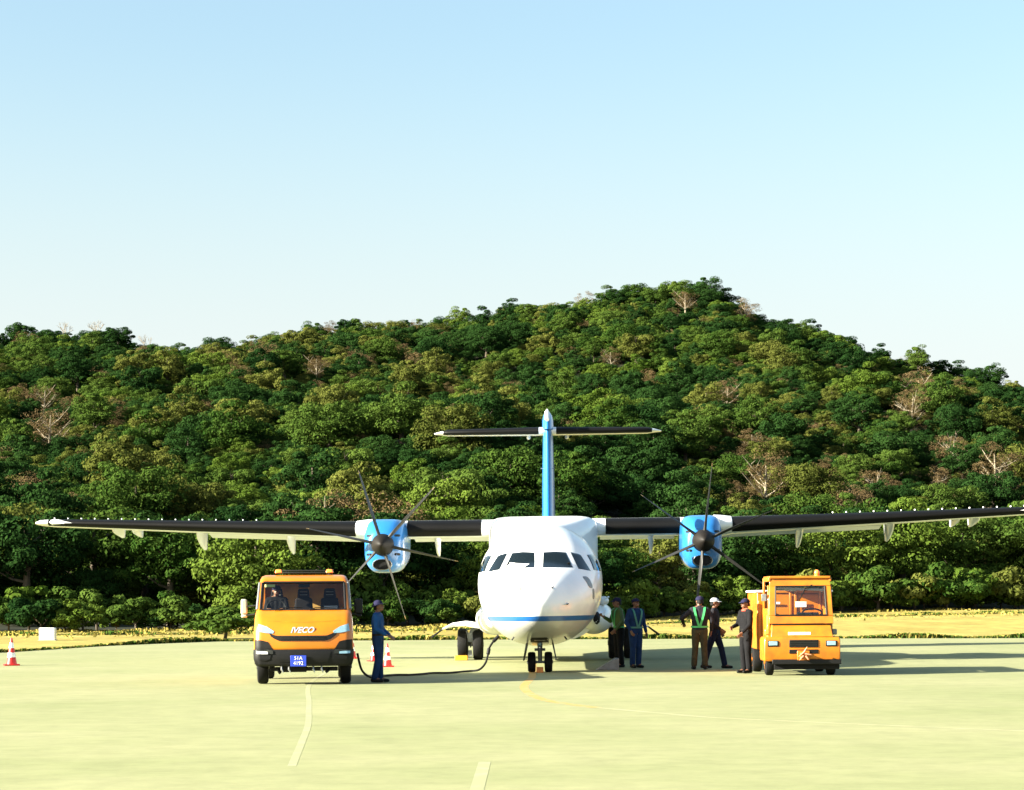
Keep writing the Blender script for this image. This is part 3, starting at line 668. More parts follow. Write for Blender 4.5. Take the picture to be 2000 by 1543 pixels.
for s in (-1, 1):
    g = G(); g.loft([wring(s*x, *wsec(x)) for x in (.2, 1.4, 2.8, 4.05, 4.6, 6, 7.5, 9, 11, 12.2, 13.0, 13.2, 13.35, 13.46, 13.5)]); wg = g.obj('wing', M['white'], air, ang=60)
    for (a, b) in ((1.62, 3.56), (4.92, 13.1)):
        g = G(); xs_ = [a+(b-a)*i/8 for i in range(9)]
        rr = [wring(s*x, wsec(x)[0]-.004, wsec(x)[1], wsec(x)[2], wsec(x)[3], xmax=.075, grow=.006) for x in xs_]
        g.loft(rr); g.obj('deicing_boot', M['boot'], wg, ang=60)
    # flap with hinge fairings
    g = G()
    for (a, b) in ((1.5, 3.5), (4.65, 9.0)):
        A = wsec(a); B = wsec(b); rr = []
        for x, W_ in ((a, A), (b, B)):
            y0 = W_[0]+.74*W_[1]; z0 = W_[3]-.125*W_[1]*.32-.03; c = .27*W_[1]
            rr.append([Vector((s*x, y0, z0+.035)), Vector((s*x, y0-.03, z0)), Vector((s*x, y0, z0-.05)), Vector((s*x, y0+c, z0-.13)), Vector((s*x, y0+c, z0-.12))])
        g.loft(rr)
    g.obj('flap', M['white'], wg, smooth=False)
    for (x, L, wd_) in ((2.85, .42, .055), (6.8, .42, .055), (9.2, .40, .06), (11.45, .16, .07), (10.95, .12, .03)):
        W_ = wsec(x); zb = W_[3]-W_[2]*W_[1]*.5; y0 = W_[0]+.5*W_[1]; rr = []
        for (dy, dz, ww) in ((-.35, .05, .3), (-.1, -.35*L, .9), (.5, -.8*L, 1), (.9, -L, .75), (1.25, -.95*L, .4), (1.35, -.7*L, .1)):
            top = zb+.08; bt = zb+dz
            rr.append([Vector((s*x-wd_*ww*1.5, y0+dy, top)), Vector((s*x+wd_*ww*1.5, y0+dy, top)), Vector((s*x+wd_*ww*.8, y0+dy, bt)), Vector((s*x, y0+dy, bt-.03)), Vector((s*x-wd_*ww*.8, y0+dy, bt))])
        g = G(); g.loft(rr); g.obj('hinge_fairing', M['white'], wg, ang=50)
    g = G()
    for k in range(16):
        x = 7.6+k*.36; W_ = wsec(x); g.box((s*x, W_[0]+.28*W_[1], W_[3]+W_[2]*W_[1]*.54+.03), (.010, .06, .03), (0, 0, .25*s))
    g.obj('vortex_generators', M['whiteband'], wg, smooth=False)
    g = G(); g.ball((s*13.42, 11.75, 3.80), .07, 8, sc=(1.2, 2, .8)); g.obj('wingtip_light', M['whiteband'], wg)
# nacelles, spinners, propellers
BL = [(0.20, .040, .045, 60), (.32, .05, .04, 68), (.55, .11, .024, 76), (.9, .15, .017, 80), (1.3, .15, .012, 83), (1.65, .13, .010, 85), (1.88, .10, .007, 86), (1.965, .05, .004, 86)]
def blade_mesh():
    g = G(); rr = []
    for (r_, hc, ht, pitch) in BL:
        a = R(pitch); ring = []
        for k in range(12):
            t = 2*math.pi*k/12; u = hc*math.cos(t); v = ht*math.sin(t)
            ring.append(Vector((u*math.cos(a)-v*math.sin(a)*1.0, u*math.sin(a)+v*math.cos(a), r_)))
        rr.append(ring)
    g.loft(rr, mif=lambda i, k: 1 if i >= 6 else 0); return g
BTIP = mat('blade_tip', (.25, .16, .05), .5)
M['blade'] = mat('blade_composite', (.012, .012, .010), .6, var=.3, scale=4)
NS = [(8.98, .36, 2.44, 3.36, .80), (9.06, .42, 2.38, 3.44, .72), (9.35, .50, 2.34, 3.64, .52), (9.8, .51, 2.34, 3.72, .42), (10.6, .51, 2.36, 3.74, .38), (11.8, .50, 2.5, 3.73, .42), (13.2, .38, 2.85, 3.6, .7), (14.4, .18, 3.15, 3.45, .9)]
for s, ph in ((-1, 47), (1, 83)):
    g = G(); rr = []
    for (y, hw, zb, zt, e) in NS:
        ring = []
        for k in range(48):
            a = 2*math.pi*k/48; c, s_ = math.cos(a), math.sin(a); taper = 1 if s_ > 0 else 1-.22*s_*s_
            ring.append(Vector((s*4.05+hw*taper*math.copysign(abs(c)**e, c), y, (zb+zt)/2+(zt-zb)/2*math.copysign(abs(s_)**min(1, e*1.15), s_))))
        rr.append(ring)
    nb = G(); nb.loft(rr); nbv = nb.bvh()
    nac = nb.obj('engine_nacelle', M['lightblue'], air, ang=55)
    # white outboard shoulder fairing between nacelle and boot
    g = G(); rr = []
    for (x, gr) in ((4.46, .05), (4.62, .045), (4.9, .012)):
        W_ = wsec(x); rr.append(wring(s*x, W_[0]-gr*2.5, W_[1], W_[2], W_[3], grow=gr))
    g.loft(rr); g.obj('shoulder_fairing', M['white'], nac, ang=50)
    # intake: recessed dark mouth with a pale lip
    g = G(); lip = []
    for (y, k_) in ((9.0, 1.0), (8.93, 1.06), (8.90, 1.0), (8.93, .90), (9.1, .86)):
        lip.append([Vector((s*4.05-.02+.24*k_*math.copysign(abs(math.cos(a))**.8, math.cos(a)), y, 2.545+.135*k_*math.sin(a))) for a in [2*math.pi*q/28 for q in range(28)]])
    g.loft(lip, c0=False, c1=False); g.obj('intake_lip', M['metal'], nac, ang=60)
    g = G(); g.loft([[Vector((s*4.05-.02+.215*math.copysign(abs(math.cos(a))**.8, math.cos(a)), y, 2.545+.118*math.sin(a))) for a in [2*math.pi*q/28 for q in range(28)]] for y in (8.955, 8.97)]); g.obj('air_intake', M['dark'], nac)
    for z_, sx in ((2.80, 1), (2.80, -1), (3.28, 1), (3.28, -1)):   # dark exhaust cooling slots
        g = G(); t_, b_ = rrect(s*4.05+sx*.36-.07, z_-.03, s*4.05+sx*.36+.07, z_+.03, .02); panel(g, nbv, t_, b_, 'y', 1, .006, .02, 6, 4); g.obj('cooling_slot', M['dark'], nac)
    pr = empty('propeller', (s*4.05, 8.72, 3.04), (0, R(-(ph-90)) , 0), air)
    g = G(); g.loft([[Vector((r_*math.cos(a), y, r_*math.sin(a))) for a in [2*math.pi*q/32 for q in range(32)]] for (y, r_) in ((.30, .27), (.22, .285), (.05, .28), (-.08, .25), (-.2, .20), (-.32, .13), (-.40, .06), (-.43, .01))])
    g.obj('spinner', mat('spinner_paint', (.010, .008, .006), .6, spec=.2, var=.3, scale=4), pr, ang=60)
    for k in range(6):
        b = blade_mesh().obj('blade', [M['blade'], BTIP], pr, ang=60); b.rotation_euler = (0, R(60*k), 0)
# tail fin, bullet, tailplane
def vring(z, yle, c, t):
    P = []
    for (u, v) in FO: P.append(Vector(((v)*t*c, yle+u*c, z)))
    return P
g = G(); g.loft([vring(z, y, c, t) for (z, y, c, t) in ((3.0, 20.6, 5.2, .08), (3.5, 21.5, 4.6, .09), (4.2, 22.3, 3.9, .105), (5.5, 23.1, 3.2, .12), (6.9, 23.9, 2.5, .13), (7.05, 23.95, 2.4, .13))]); fin = g.obj('tail_fin', M['lightblue'], air, ang=60)
g = G(); g.loft([vring(z, y, c, t) for (z, y, c, t) in ((7.02, 23.7, 3.0, .125), (7.35, 23.85, 2.7, .13), (7.5, 24.0, 2.4, .12), (7.62, 24.4, 1.6, .1), (7.66, 24.8, .6, .06))]); g.obj('fin_cap', M['lightblue'], fin, ang=60)
g = G()
for z in (7.25, 7.5): pass
g.tube([(0, 23.62, 7.3), (0, 23.9, 7.55), (0, 24.3, 7.68)], [.07, .08, .02], 10); g.obj('fin_edge_strip', M['whiteband'], fin)
for s in (-1, 1):
    g = G(); TS = [(.05, 24.15, 1.9, .14, 7.0), (3.2, 24.45, 1.35, .15, 7.0), (3.45, 24.6, 1.1, .1, 7.0), (3.66, 24.95, .6, .07, 7.0)]
    TX = (.05, .28, 1.2, 2.2, 3.2, 3.35, 3.45, 3.56, 3.66)
    tsec = lambda x: [float(np.interp(x, [q[0] for q in TS], [q[i] for q in TS])) for i in range(1, 5)]
    g.loft([wring(s*x, *tsec(x), 0) for x in TX]); tp = g.obj('tailplane', M['white'], air, ang=60)
    g = G(); rr = []
    for x in (.28, 1.2, 2.2, 3.2, 3.35):
        y, c, t, z = [float(np.interp(x, [q[0] for q in TS], [q[i] for q in TS])) for i in range(1, 5)]
        rr.append(wring(s*x, y-.004, c, t, z, 0, xmax=.075, grow=.005))
    g.loft(rr); g.obj('deicing_boot', M['boot'], tp, ang=60)
    g = G(); g.ball((s*.62, 25.3, 6.86), .07, 8, sc=(1, 3, 1)); g.obj('hinge_fairing', M['white'], tp)
    g = G(); g.tube([(s*.02, 23.6, 5.75), (s*.22, 23.55, 5.76)], .012, 6); g.obj('fin_antenna', M['metal'], fin)
# landing gear sponsons
for s in (-1, 1):
    g = G(); rr = []
    for (y, hw, hh) in ((9.2, .10, .12), (9.5, .32, .30), (10.0, .46, .40), (10.8, .52, .44), (12.2, .53, .45), (13.6, .48, .40), (15.0, .30, .26), (16.2, .08, .1)):
        rr.append([Vector((s*(1.28)+hw*math.cos(a), y, 1.13+hh*math.sin(a)+.0*hw)) for a in [2*math.pi*q/28 for q in range(28)]])
    g.loft(rr); sb = g.bvh(); sp_ = g.obj('gear_fairing', M['white'], air, ang=60)
    if s > 0:
        g = G(); panel(g, sb, [(1.27, 1.20), (1.30, 1.27), (1.37, 1.29), (1.44, 1.2)], [(1.25, 1.08), (1.28, 1.0), (1.35, .95), (1.42, 1.02)], off=.01, nu=10, nv=8); g.obj('air_intake', M['dark'], sp_, ang=60)
        g = G(); g.ball((1.52, 9.9, 1.56), .15, 10, sc=(1, 1.4, .8)); g.tube([(1.52, 9.75, 1.58), (1.66, 9.6, 1.66)], .02, 6); g.obj('inspection_lamp', M['white'], sp_)
    # belly strake under the sponson
    g = G(); g.loft([[Vector((s*(.55+.75*t), 9.6+5*k, .60+.34*t*t-.03)) for t in (0, .3, .6, 1)]+[Vector((s*(.55+.75*t), 9.6+5*k, .60+.34*t*t+.16)) for t in (1, .6, .3, 0)] for k in (0, 1)]); g.obj('belly_fairing', M['whiteband'], air, ang=50)
def wheel(g, c, r, wd_, n=28):
    prof = [(-wd_/2, r*.50), (-wd_/2, r*.86), (-wd_*.40, r*.965), (-wd_*.2, r), (wd_*.2, r), (wd_*.40, r*.965), (wd_/2, r*.86), (wd_/2, r*.50)]
    c = Vector(c); rr = [[c+Vector((x, q*math.cos(a), q*math.sin(a))) for a in [2*math.pi*k/n for k in range(n)]] for x, q in prof]
    g.loft(rr, 0)
    for s in (-1, 1):
        rr = [[c+Vector((s*x, q*math.cos(a), q*math.sin(a))) for a in [2*math.pi*k/n for k in range(n)]] for x, q in ((wd_/2+.003, r*.54), (wd_/2-.03, r*.46), (wd_/2-.03, r*.18), (wd_/2+.02, r*.16), (wd_/2+.02, r*.05))]
        g.loft(rr, 1, False, True)
    return g
for s in (-1, 1):
    mg = empty('main_gear', (s*2.02, 12.6, 0), parent=air)
    for k in (-1, 1): wheel(G(), (k*.205, 0, .43), .43, .26).obj('wheel', [M['rubber'], M['greymetal']], mg, ang=40)
    g = G(); g.tube([(0, 0, .43), (-s*.05, -.12, .75), (-s*.45, -.1, 1.15)], [.07, .08, .09], 12); g.tube([(-.33, 0, .43), (.33, 0, .43)], .05, 12); g.tube([(0, .1, .5), (-s*.3, .25, 1.0)], .045, 10)
    g.box((0, -.2, .62), (.13, .12, .26)); g.tube([(.05, -.25, .75), (.08, -.3, .5), (0, -.2, .35)], .02, 6); g.tube([(-.1, -.22, .8), (-.05, -.28, .55)], .018, 6); g.box((0, -.3, .2), (.14, .03, .16), taper=.6); g.obj('strut', M['greymetal'], mg, bevel=.006)
    # gear door: curved white arm sweeping outboard with a dark rod end
    g = G(); Pw = [(-s*.25, -.3, .96), (s*.10, -.35, 1.02), (s*.45, -.38, .98), (s*.72, -.4, .86)]
    rr = []
    for p, wd_ in zip(Pw, (.10, .09, .07, .03)): rr.append([Vector(p)+Vector((0, dy, dz)) for dy, dz in ((-.25, -wd_), (.25, -wd_), (.28, 0), (.25, wd_*.5), (-.25, wd_*.5), (-.28, 0))])
    g.loft(rr); g.obj('gear_door', M['white'], mg, ang=50)
    g = G(); g.tube([(s*.70, -.4, .87), (s*1.02, -.42, .63)], [.022, .03], 8); g.obj('door_rod', M['dark'], mg)
ngr = empty('nose_gear', (0, 1.75, 0), parent=air)
for k in (-1, 1): wheel(G(), (k*.185, 0, .225), .225, .17).obj('wheel', [M['rubber'], M['greymetal']], ngr, ang=40)
g = G(); g.tube([(0, 0, .225), (0, .02, .45), (0, .08, .85)], [.045, .05, .07], 12); g.tube([(-.2, 0, .225), (.2, 0, .225)], .03, 10); g.tube([(0, -.1, .3), (0, -.16, .45), (0, -.04, .6)], .025, 8); g.tube([(0, .05, .6), (.0, .6, .75)], .035, 8)
g.tube([(-.12, .0, .5), (.12, 0, .5)], .03, 8); g.obj('strut', M['greymetal'], ngr)
g = G(); g.ball((0, -.12, .62), .05, 8, sc=(1, .6, 1)); g.obj('taxi_light', M['lens'], ngr)
for s in (-1, 1):
    g = G(); g.loft([[Vector((s*x, y, z)) for (x, y, z) in ((.27, -.55, .66), (.35, -.5, .27), (.37, -.5, .27), (.30, -.55, .66))], [Vector((s*x, y, z)) for (x, y, z) in ((.27, .75, .62), (.35, .7, .25), (.37, .7, .25), (.30, .75, .62))]]); g.obj('gear_door', M['midgrey'], ngr, smooth=False)
g = G(); t_, b_ = rrect(-.2, .60, .2, .78, .04); panel(g, fb, t_, b_, off=.006, nu=8, nv=6); g.obj('gear_bay', M['midgrey'], ngr, loc=(0, -1.75, 0))

# chocks
def wpos(p):   # airplane coordinates to world
    return Matrix.Translation((.57, 49.3, 0)) @ Matrix.Rotation(R(-1.5), 4, 'Z') @ Vector(p)
def chock(p, size, m, label, grp=None, rz=0):
    g = G(); L, W_, H_ = size
    for k in (-1, 1): g.add([(-L/2, k*W_, 0), (L/2, k*W_, 0), (L/2, k*W_+W_*.75, 0), (-L/2, k*W_+W_*.75, 0), (-L/2, k*W_+W_*.2, H_), (L/2, k*W_+W_*.2, H_), (L/2, k*W_+W_*.55, H_), (-L/2, k*W_+W_*.55, H_)], [(0, 1, 2, 3), (4, 5, 6, 7), (0, 1, 5, 4), (2, 3, 7, 6), (1, 2, 6, 5), (0, 3, 7, 4)])
    o = empty('wheel_chock', wpos(p), (0, 0, rz)); g.obj('wedges', m, o, bevel=.01)
    g = G(); g.tube([(L*.4, -W_*.6, H_*.7), (L*.5, 0, .02), (L*.4, W_*1.2, H_*.7)], .008, 6); g.obj('rope', M['dark'], o)
    tag(o, label, 'wheel chock', grp)
chock((-2.25, 12.1, 0), (.34, .12, .13), M['yellow'], 'yellow chock in front of the left main wheels')
chock((0, 1.42, 0), (.15, .10, .12), M['orange2'], 'small orange chock between the two nose wheels')
g = G(); g.add([(-.32, -.3, 0), (.2, -.3, 0), (.2, .3, 0), (-.32, .3, 0), (.12, -.3, .26), (.2, -.3, .26), (.2, .3, .26), (.12, .3, .26)], [(0, 1, 2, 3), (4, 5, 6, 7), (0, 1, 5, 4), (1, 2, 6, 5), (2, 3, 7, 6), (0, 3, 7, 4)])
o = tag(g.obj('wheel_ramp', M['greymetal'], smooth=False, bevel=.01), 'grey wedge ramp on the apron left of the workers by the right main wheels', 'ramp'); o.location = (2.22, 52.6, 0)
# ---------------------------------------------------------------- text
def text(s_, name, size, m, parent, loc, rot, shear=0, ext=.004, sx=1.0, off=0.0):
    cu = bpy.data.curves.new(name, 'FONT'); cu.body = s_; cu.size = size; cu.extrude = ext; cu.shear = shear; cu.align_x = 'CENTER'; cu.align_y = 'CENTER'; cu.offset = off
    t = bpy.data.objects.new(name+'_curve', cu); COL.objects.link(t); dg = bpy.context.evaluated_depsgraph_get()
    me = bpy.data.meshes.new_from_object(t.evaluated_get(dg)); bpy.data.objects.remove(t); me.materials.clear(); me.materials.append(m)
    o = bpy.data.objects.new(name, me); COL.objects.link(o); o.parent = parent; o.location = loc; o.rotation_euler = rot; o.scale = (sx, 1, 1); return o
# ---------------------------------------------------------------- people
def caps(g, chain, n=10):
    P = [Vector(c[:3]) for c in chain]; rr = [c[3] for c in chain]
    for i in range(len(P)-1):
        a, b, ra, rb = P[i], P[i+1], rr[i], rr[i+1]; d = (b-a)
        if d.length < 1e-5: continue
        t = d.normalized(); u = t.orthogonal().normalized(); v = t.cross(u); rings = []
        for q in (80, 55, 28, 0): rings.append([a-t*ra*math.sin(R(q))+(u*math.cos(k*2*math.pi/n)+v*math.sin(k*2*math.pi/n))*ra*math.cos(R(q)) for k in range(n)])
        for q in (0, 28, 55, 80): rings.append([b+t*rb*math.sin(R(q))+(u*math.cos(k*2*math.pi/n)+v*math.sin(k*2*math.pi/n))*rb*math.cos(R(q)) for k in range(n)])
        g.loft(rings)
def remeshed(g, name, m, parent, vox, smooth=3):
    o = g.obj(name, m, parent); r_ = o.modifiers.new('remesh', 'REMESH'); r_.mode = 'VOXEL'; r_.voxel_size = vox; r_.use_smooth_shade = True
    s_ = o.modifiers.new('smooth', 'SMOOTH'); s_.iterations = smooth; s_.factor = .5; return o
def hand(g, wr, d, nrm, side, curl=.5):
    """palm and five fingers; d along the forearm, nrm out of the palm"""
    d = Vector(d).normalized(); nrm = Vector(nrm); nrm = (nrm-d*nrm.dot(d)).normalized(); ac = d.cross(nrm)*side
    W = Vector(wr)
    for q in (-.026, -.009, .009, .026): caps(g, [(*(W+ac*q*.6), .017), (*(W+d*.045+ac*q), .0135), (*(W+d*.085+ac*q*1.1), .0115)], 8)
    for q, L in ((-.029, .055), (-.010, .066), (.010, .070), (.029, .064)):
        b = W+d*.085+ac*q*1.1; a1 = curl*.7; p1 = b+(d*math.cos(a1)+nrm*math.sin(a1))*L*.48; a2 = a1+curl*1.1; p2 = p1+(d*math.cos(a2)+nrm*math.sin(a2))*L*.32; a3 = a2+curl; p3 = p2+(d*math.cos(a3)+nrm*math.sin(a3))*L*.22
        caps(g, [(*b, .0095), (*p1, .0088), (*p2, .0080), (*p3, .0068)], 8)
    b = W+d*.022+ac*.024; p1 = b+(ac*.75+d*.6+nrm*.3).normalized()*.038; p2 = p1+(ac*.3+d*.85+nrm*.4).normalized()*.028
    caps(g, [(*b, .0125), (*p1, .0105), (*p2, .0085)], 8)
def person(loc, rz, H, label, arms, legs, topm, botm, shoem, hat=None, vest=None, hairm=M['hair'], head_turn=0, head_down=0, lean=0, coverall=False, seated=False, scarf=None, extra=None):
    """faces -y; arms: dict side -> (elbow, wrist, palm normal); legs: side -> (knee, ankle, toe direction)"""
    k = H/1.65; root = empty('person', loc, (0, 0, rz)); root.scale = (k, k, k); tag(root, label, 'person')
    L = lambda z: Vector((0, -math.sin(lean)*max(z-.85, 0), 0))
    sh = {s: Vector((s*.172, 0, 1.345))+L(1.345) for s in (-1, 1)}; hp = {s: Vector((s*.085, 0, .86)) for s in (-1, 1)}
    nk = Vector((0, .005, 1.40))+L(1.4); hc = nk+Vector((0, -.02-.03*math.sin(head_down), .135))
    g = G()
    for x in (-.06, 0, .06): caps(g, [(x, 0, .86, .10), (x, 0, 1.02, .092), (x*1.2, L(1.2).y, 1.2, .10), (x*1.3, L(1.32).y, 1.31, .085)])
    caps(g, [(*(sh[-1]-Vector((0, 0, .0))), .055), (*nk, .06), (*sh[1], .055)])
    caps(g, [(*nk, .056), (*(nk+Vector((0, -.01, .07))), .052)])
    # head: skull, jaw, nose, ears
    Hm = Matrix.Translation(hc) @ Matrix.Rotation(head_turn, 4, 'Z') @ Matrix.Rotation(-head_down, 4, 'X')
    hg = G(); hg.ball((0, .012, .03), .092, 14, sc=(.82, 1.02, 1.05)); hg.ball((0, -.022, -.035), .068, 12, sc=(.82, 1.0, 1.05)); hg.ball((0, -.052, -.068), .032, 8, sc=(1.1, .9, .7))
    caps(hg, [(0, -.082, .015, .010), (0, -.102, -.022, .0135)], 8); caps(hg, [(-.022, -.084, -.055, .008), (.022, -.084, -.055, .008)], 8)
    for s in (-1, 1): hg.ball((s*.076, .008, -.005), .026, 8, sc=(.35, .7, 1.1)); caps(hg, [(s*.018, -.085, .022, .008), (s*.045, -.076, .024, .007)], 6)
    g.add([Hm @ Vector(p) for p in hg.v], hg.f)
    tops = G(); bots = G(); shoes = []
    for s in (-1, 1):
        e, w_, pn = arms[s]; e = Vector(e); w_ = Vector(w_)
        caps(g, [(*sh[s], .048), (*sh[s].lerp(e, .5), .044), (*e, .037), (*e.lerp(w_, .35), .036), (*w_, .026)])
        hand(g, w_, w_-e, pn, s)
        caps(tops, [(*sh[s], .062), (*sh[s].lerp(e, .5), .058), (*e, .052), (*e.lerp(w_, .5), .046), (*e.lerp(w_, .88), .040)])
        kn, an, td = legs[s]; kn = Vector(kn); an = Vector(an); td = Vector(td)
        caps(g, [(*hp[s], .085), (*hp[s].lerp(kn, .5), .074), (*kn, .055), (*kn.lerp(an, .35), .054), (*an, .036)])
        caps(g, [(*an, .036), (*(an+td*.14-Vector((0, 0, .045))), .026)])
        caps(bots, [(*(hp[s]+Vector((0, 0, .03))), .104), (*hp[s].lerp(kn, .5), .090), (*kn, .074), (*kn.lerp(an, .5), .072), (*kn.lerp(an, .93), .070)])
        f = an-Vector((0, 0, .03)); shoes.append(G()); caps(shoes[-1], [(*(f-td*.045-Vector((0, 0, .008))), .042), (*(f+td*.06-Vector((0, 0, .012))), .040), (*(f+td*.16-Vector((0, 0, .018))), .034)])
    for x in (-.07, 0, .07):
        caps(tops, [(x, 0, .90 if not seated else .88, .108), (x, 0, 1.03, .104), (x*1.25, L(1.2).y, 1.2, .112), (x*1.4, L(1.32).y, 1.31, .096)])
    caps(tops, [(*sh[-1], .066), (*(nk-Vector((0, 0, .03))), .078), (*sh[1], .066)]); caps(tops, [(*(nk-Vector((0, 0, .02))), .068), (*(nk+Vector((0, 0, .012))), .062)])
    for x in (-.07, 0, .07): caps(bots, [(x, 0, .87, .106), (x, 0, .97, .105)])
    remeshed(g, 'body', M['skin'], root, .0065, 2)
    if coverall:
        tops.add(bots.v, bots.f); remeshed(tops, 'coveralls', topm, root, .014, 3)
    else:
        remeshed(tops, 'shirt', topm, root, .014, 3); remeshed(bots, 'trousers', botm, root, .014, 3)
    g = G(); caps(g, [(-.085, 0, .965, .103), (.085, 0, .965, .103)]);
    bb = G(); bb.loft([[Vector(((.197)*math.cos(a), .116*math.sin(a), z)) for a in [2*math.pi*q/32 for q in range(32)]] for z in (.945, .985)], c0=False, c1=False); bb.obj('belt', vest or M['dark'], root)
    for sg in shoes: remeshed(sg, 'shoe', shoem, root, .009, 2)
    # eyes
    eg = G()
    for s in (-1, 1): eg.ball(Hm @ Vector((s*.030, -.083, .008)), .0095, 8, sc=(1.3, .8, .8))
    eg.obj('eyes', M['dark'], root)
    hg = G(); rr = []
    for i in range(9):
        th = math.pi*.5*i/8*1.12; z = .04+.085*math.cos(th); r_ = .088*math.sin(th)+.004
        rr.append([Hm @ Vector((r_*.90*math.cos(a), .02+r_*1.06*math.sin(a)*(1 if math.sin(a) > 0 else .93), z-(.045*th if math.sin(a) > .1 else 0))) for a in [2*math.pi*q/24 for q in range(24)]])
    hg.loft(rr); hg.obj('hair', hairm, root)
    if hat:
        kind, hm = hat; hg = G(); rr = []
        for i in range(8):
            th = math.pi*.5*i/7; z = .035+.098*math.cos(th)*(.9 if kind == 'cap' else 1.05); r_ = .098*math.sin(th)+.003
            rr.append([Hm @ Vector((r_*.92*math.cos(a), .012+r_*1.06*math.sin(a), z)) for a in [2*math.pi*q/24 for q in range(24)]])
        hg.loft(rr)
        if kind == 'wide': hg.loft([[Hm @ Vector((q*math.cos(a), .01+q*math.sin(a), .045-(q-.09)*.25)) for a in [2*math.pi*k_/28 for k_ in range(28)]] for q in (.088, .17, .172, .09)])
        else:
            top = [Hm @ Vector((x, -.085-.075*math.sqrt(max(0, 1-(x/.075)**2)), .048-.02)) for x in [-.075+.15*i/10 for i in range(11)]]
            base = [Hm @ Vector((x, -.06, .052)) for x in [-.075+.15*i/10 for i in range(11)]]
            n_ = 11; V = base+top+[p-Vector((0, 0, .008)) for p in base]+[p-Vector((0, 0, .008)) for p in top]
            Fc = []
            for i in range(10): Fc += [(i, i+1, n_+i+1, n_+i), (2*n_+i, 3*n_+i, 3*n_+i+1, 2*n_+i+1), (n_+i, n_+i+1, 3*n_+i+1, 3*n_+i)]
            hg.add(V, Fc)
        hg.obj('hat', hm, root)
    if vest:
        g = G()
        for s in (-1, 1):
            for fb_ in (-1, 1):
                path = [Vector((s*.015, fb_*.122, .985)), Vector((s*.05, fb_*.126+L(1.1).y, 1.10)), Vector((s*.085, fb_*.128+L(1.2).y, 1.22)), Vector((s*.11, fb_*.112+L(1.33).y, 1.34)), Vector((s*.115, fb_*.05+L(1.4).y, 1.405)), Vector((s*.115, L(1.4).y, 1.415))]
                V = []
                for p in path: V += [p+Vector((-.024, 0, 0)), p+Vector((.024, 0, 0)), p+Vector((.024, -fb_*.006, -.004)), p+Vector((-.024, -fb_*.006, -.004))]
                Fc = []
                for i in range(len(path)-1):
                    for q in range(4): a = i*4+q; b = i*4+(q+1) % 4; Fc.append((a, b, b+4, a+4))
                g.add(V, Fc)
        g.obj('reflective_harness', vest, root)
    if scarf: 
        g = G(); g.loft([[Vector((q*math.cos(a), L(1.4).y+q*math.sin(a), z)) for a in [2*math.pi*k_/20 for k_ in range(20)]] for q, z in ((.10, 1.375), (.085, 1.41), (.072, 1.43))], c0=False, c1=False); g.obj('scarf', scarf, root)
    return root
def stand(dx=.10, fw=0, spread=0): return {s: ((s*dx, -.015, .475), (s*(dx+spread), fw*s+.02, .09), (s*.12, -1, 0)) for s in (-1, 1)}
NAVY = cloth('blue_work_cloth', (.016, .045, .13)); DNAVY = cloth('navy_cloth', (.010, .018, .05)); KHAKI = cloth('khaki_cloth', (.07, .062, .035)); DARKC = cloth('black_cloth', (.010, .010, .012))
GREY = cloth('grey_shirt_cloth', (.028, .028, .036)); GREENV = mat('green_reflective_tape', (.04, .36, .10), .5); YGV = mat('lime_vest', (.045, .085, .012), .6, var=.2, scale=10); PALEG = mat('pale_green_tape', (.03, .16, .12), .5)
SHOE = mat('black_shoes', (.004, .004, .004), .6, spec=.2); CAPD = cloth('dark_cap_cloth', (.02, .02, .06)); CAPW = cloth('white_cap_cloth', (.7, .75, .8)); TEAL = cloth('blue_shirt_cloth', (.018, .085, .26))
# A: by the truck, in profile facing right
person((-2.63, 45.1, 0), R(78), 1.60, 'person in blue work clothes and dark brimmed hat standing right of the orange truck', {
    -1: ((-.235, -.03, 1.08), (-.15, -.22, .96), (0, 0, -1)), 1: ((.235, -.02, 1.08), (.13, -.22, .95), (0, 0, -1))},
    {-1: ((-.09, -.03, .475), (-.085, .05, .09), (0, -1, 0)), 1: ((.09, -.01, .475), (.08, -.02, .09), (.05, -1, 0))}, TEAL, NAVY, SHOE, hat=('wide', CAPD), head_down=.25)
# B: behind, lime vest, facing left
person((2.50, 53.9, 0), R(-70), 1.64, 'person in lime vest over dark clothes, dark cap, close beside the airplane belly', {
    -1: ((-.23, -.12, 1.10), (-.12, -.34, 1.20), (0, 0, 1)), 1: ((.24, -.02, 1.08), (.20, -.18, .90), (-1, 0, 0))},
    stand(), YGV, DARKC, SHOE, hat=('cap', CAPD), vest=GREENV, lean=.08)
# C: blue coveralls facing camera slightly right
person((2.86, 53.4, 0), R(30), 1.62, 'person in blue coveralls with pale green harness, right of the person in lime vest', {
    -1: ((-.25, .02, 1.08), (-.22, -.14, .88), (1, 0, 0)), 1: ((.26, .04, 1.08), (.26, -.06, .84), (-1, 0, 0))},
    stand(.085), NAVY, NAVY, SHOE, hat=('cap', CAPD), vest=PALEG, coverall=True, head_down=.2)
# D: dark shirt, bright V harness, khaki trousers, elbow out, back to the camera
person((4.23, 52.0, 0), R(176), 1.66, 'person in dark shirt, bright green V harness and khaki trousers with one elbow held out', {
    -1: ((-.27, .03, 1.10), (-.26, -.10, .86), (1, 0, 0)), 1: ((.40, .02, 1.16), (.36, -.20, 1.05), (0, 0, -1))},
    {-1: ((-.10, -.01, .475), (-.12, .02, .09), (-.2, -1, 0)), 1: ((.10, -.01, .475), (.13, .0, .09), (.2, -1, 0))}, GREY, KHAKI, SHOE, hat=('cap', CAPD), vest=GREENV, head_turn=.4)
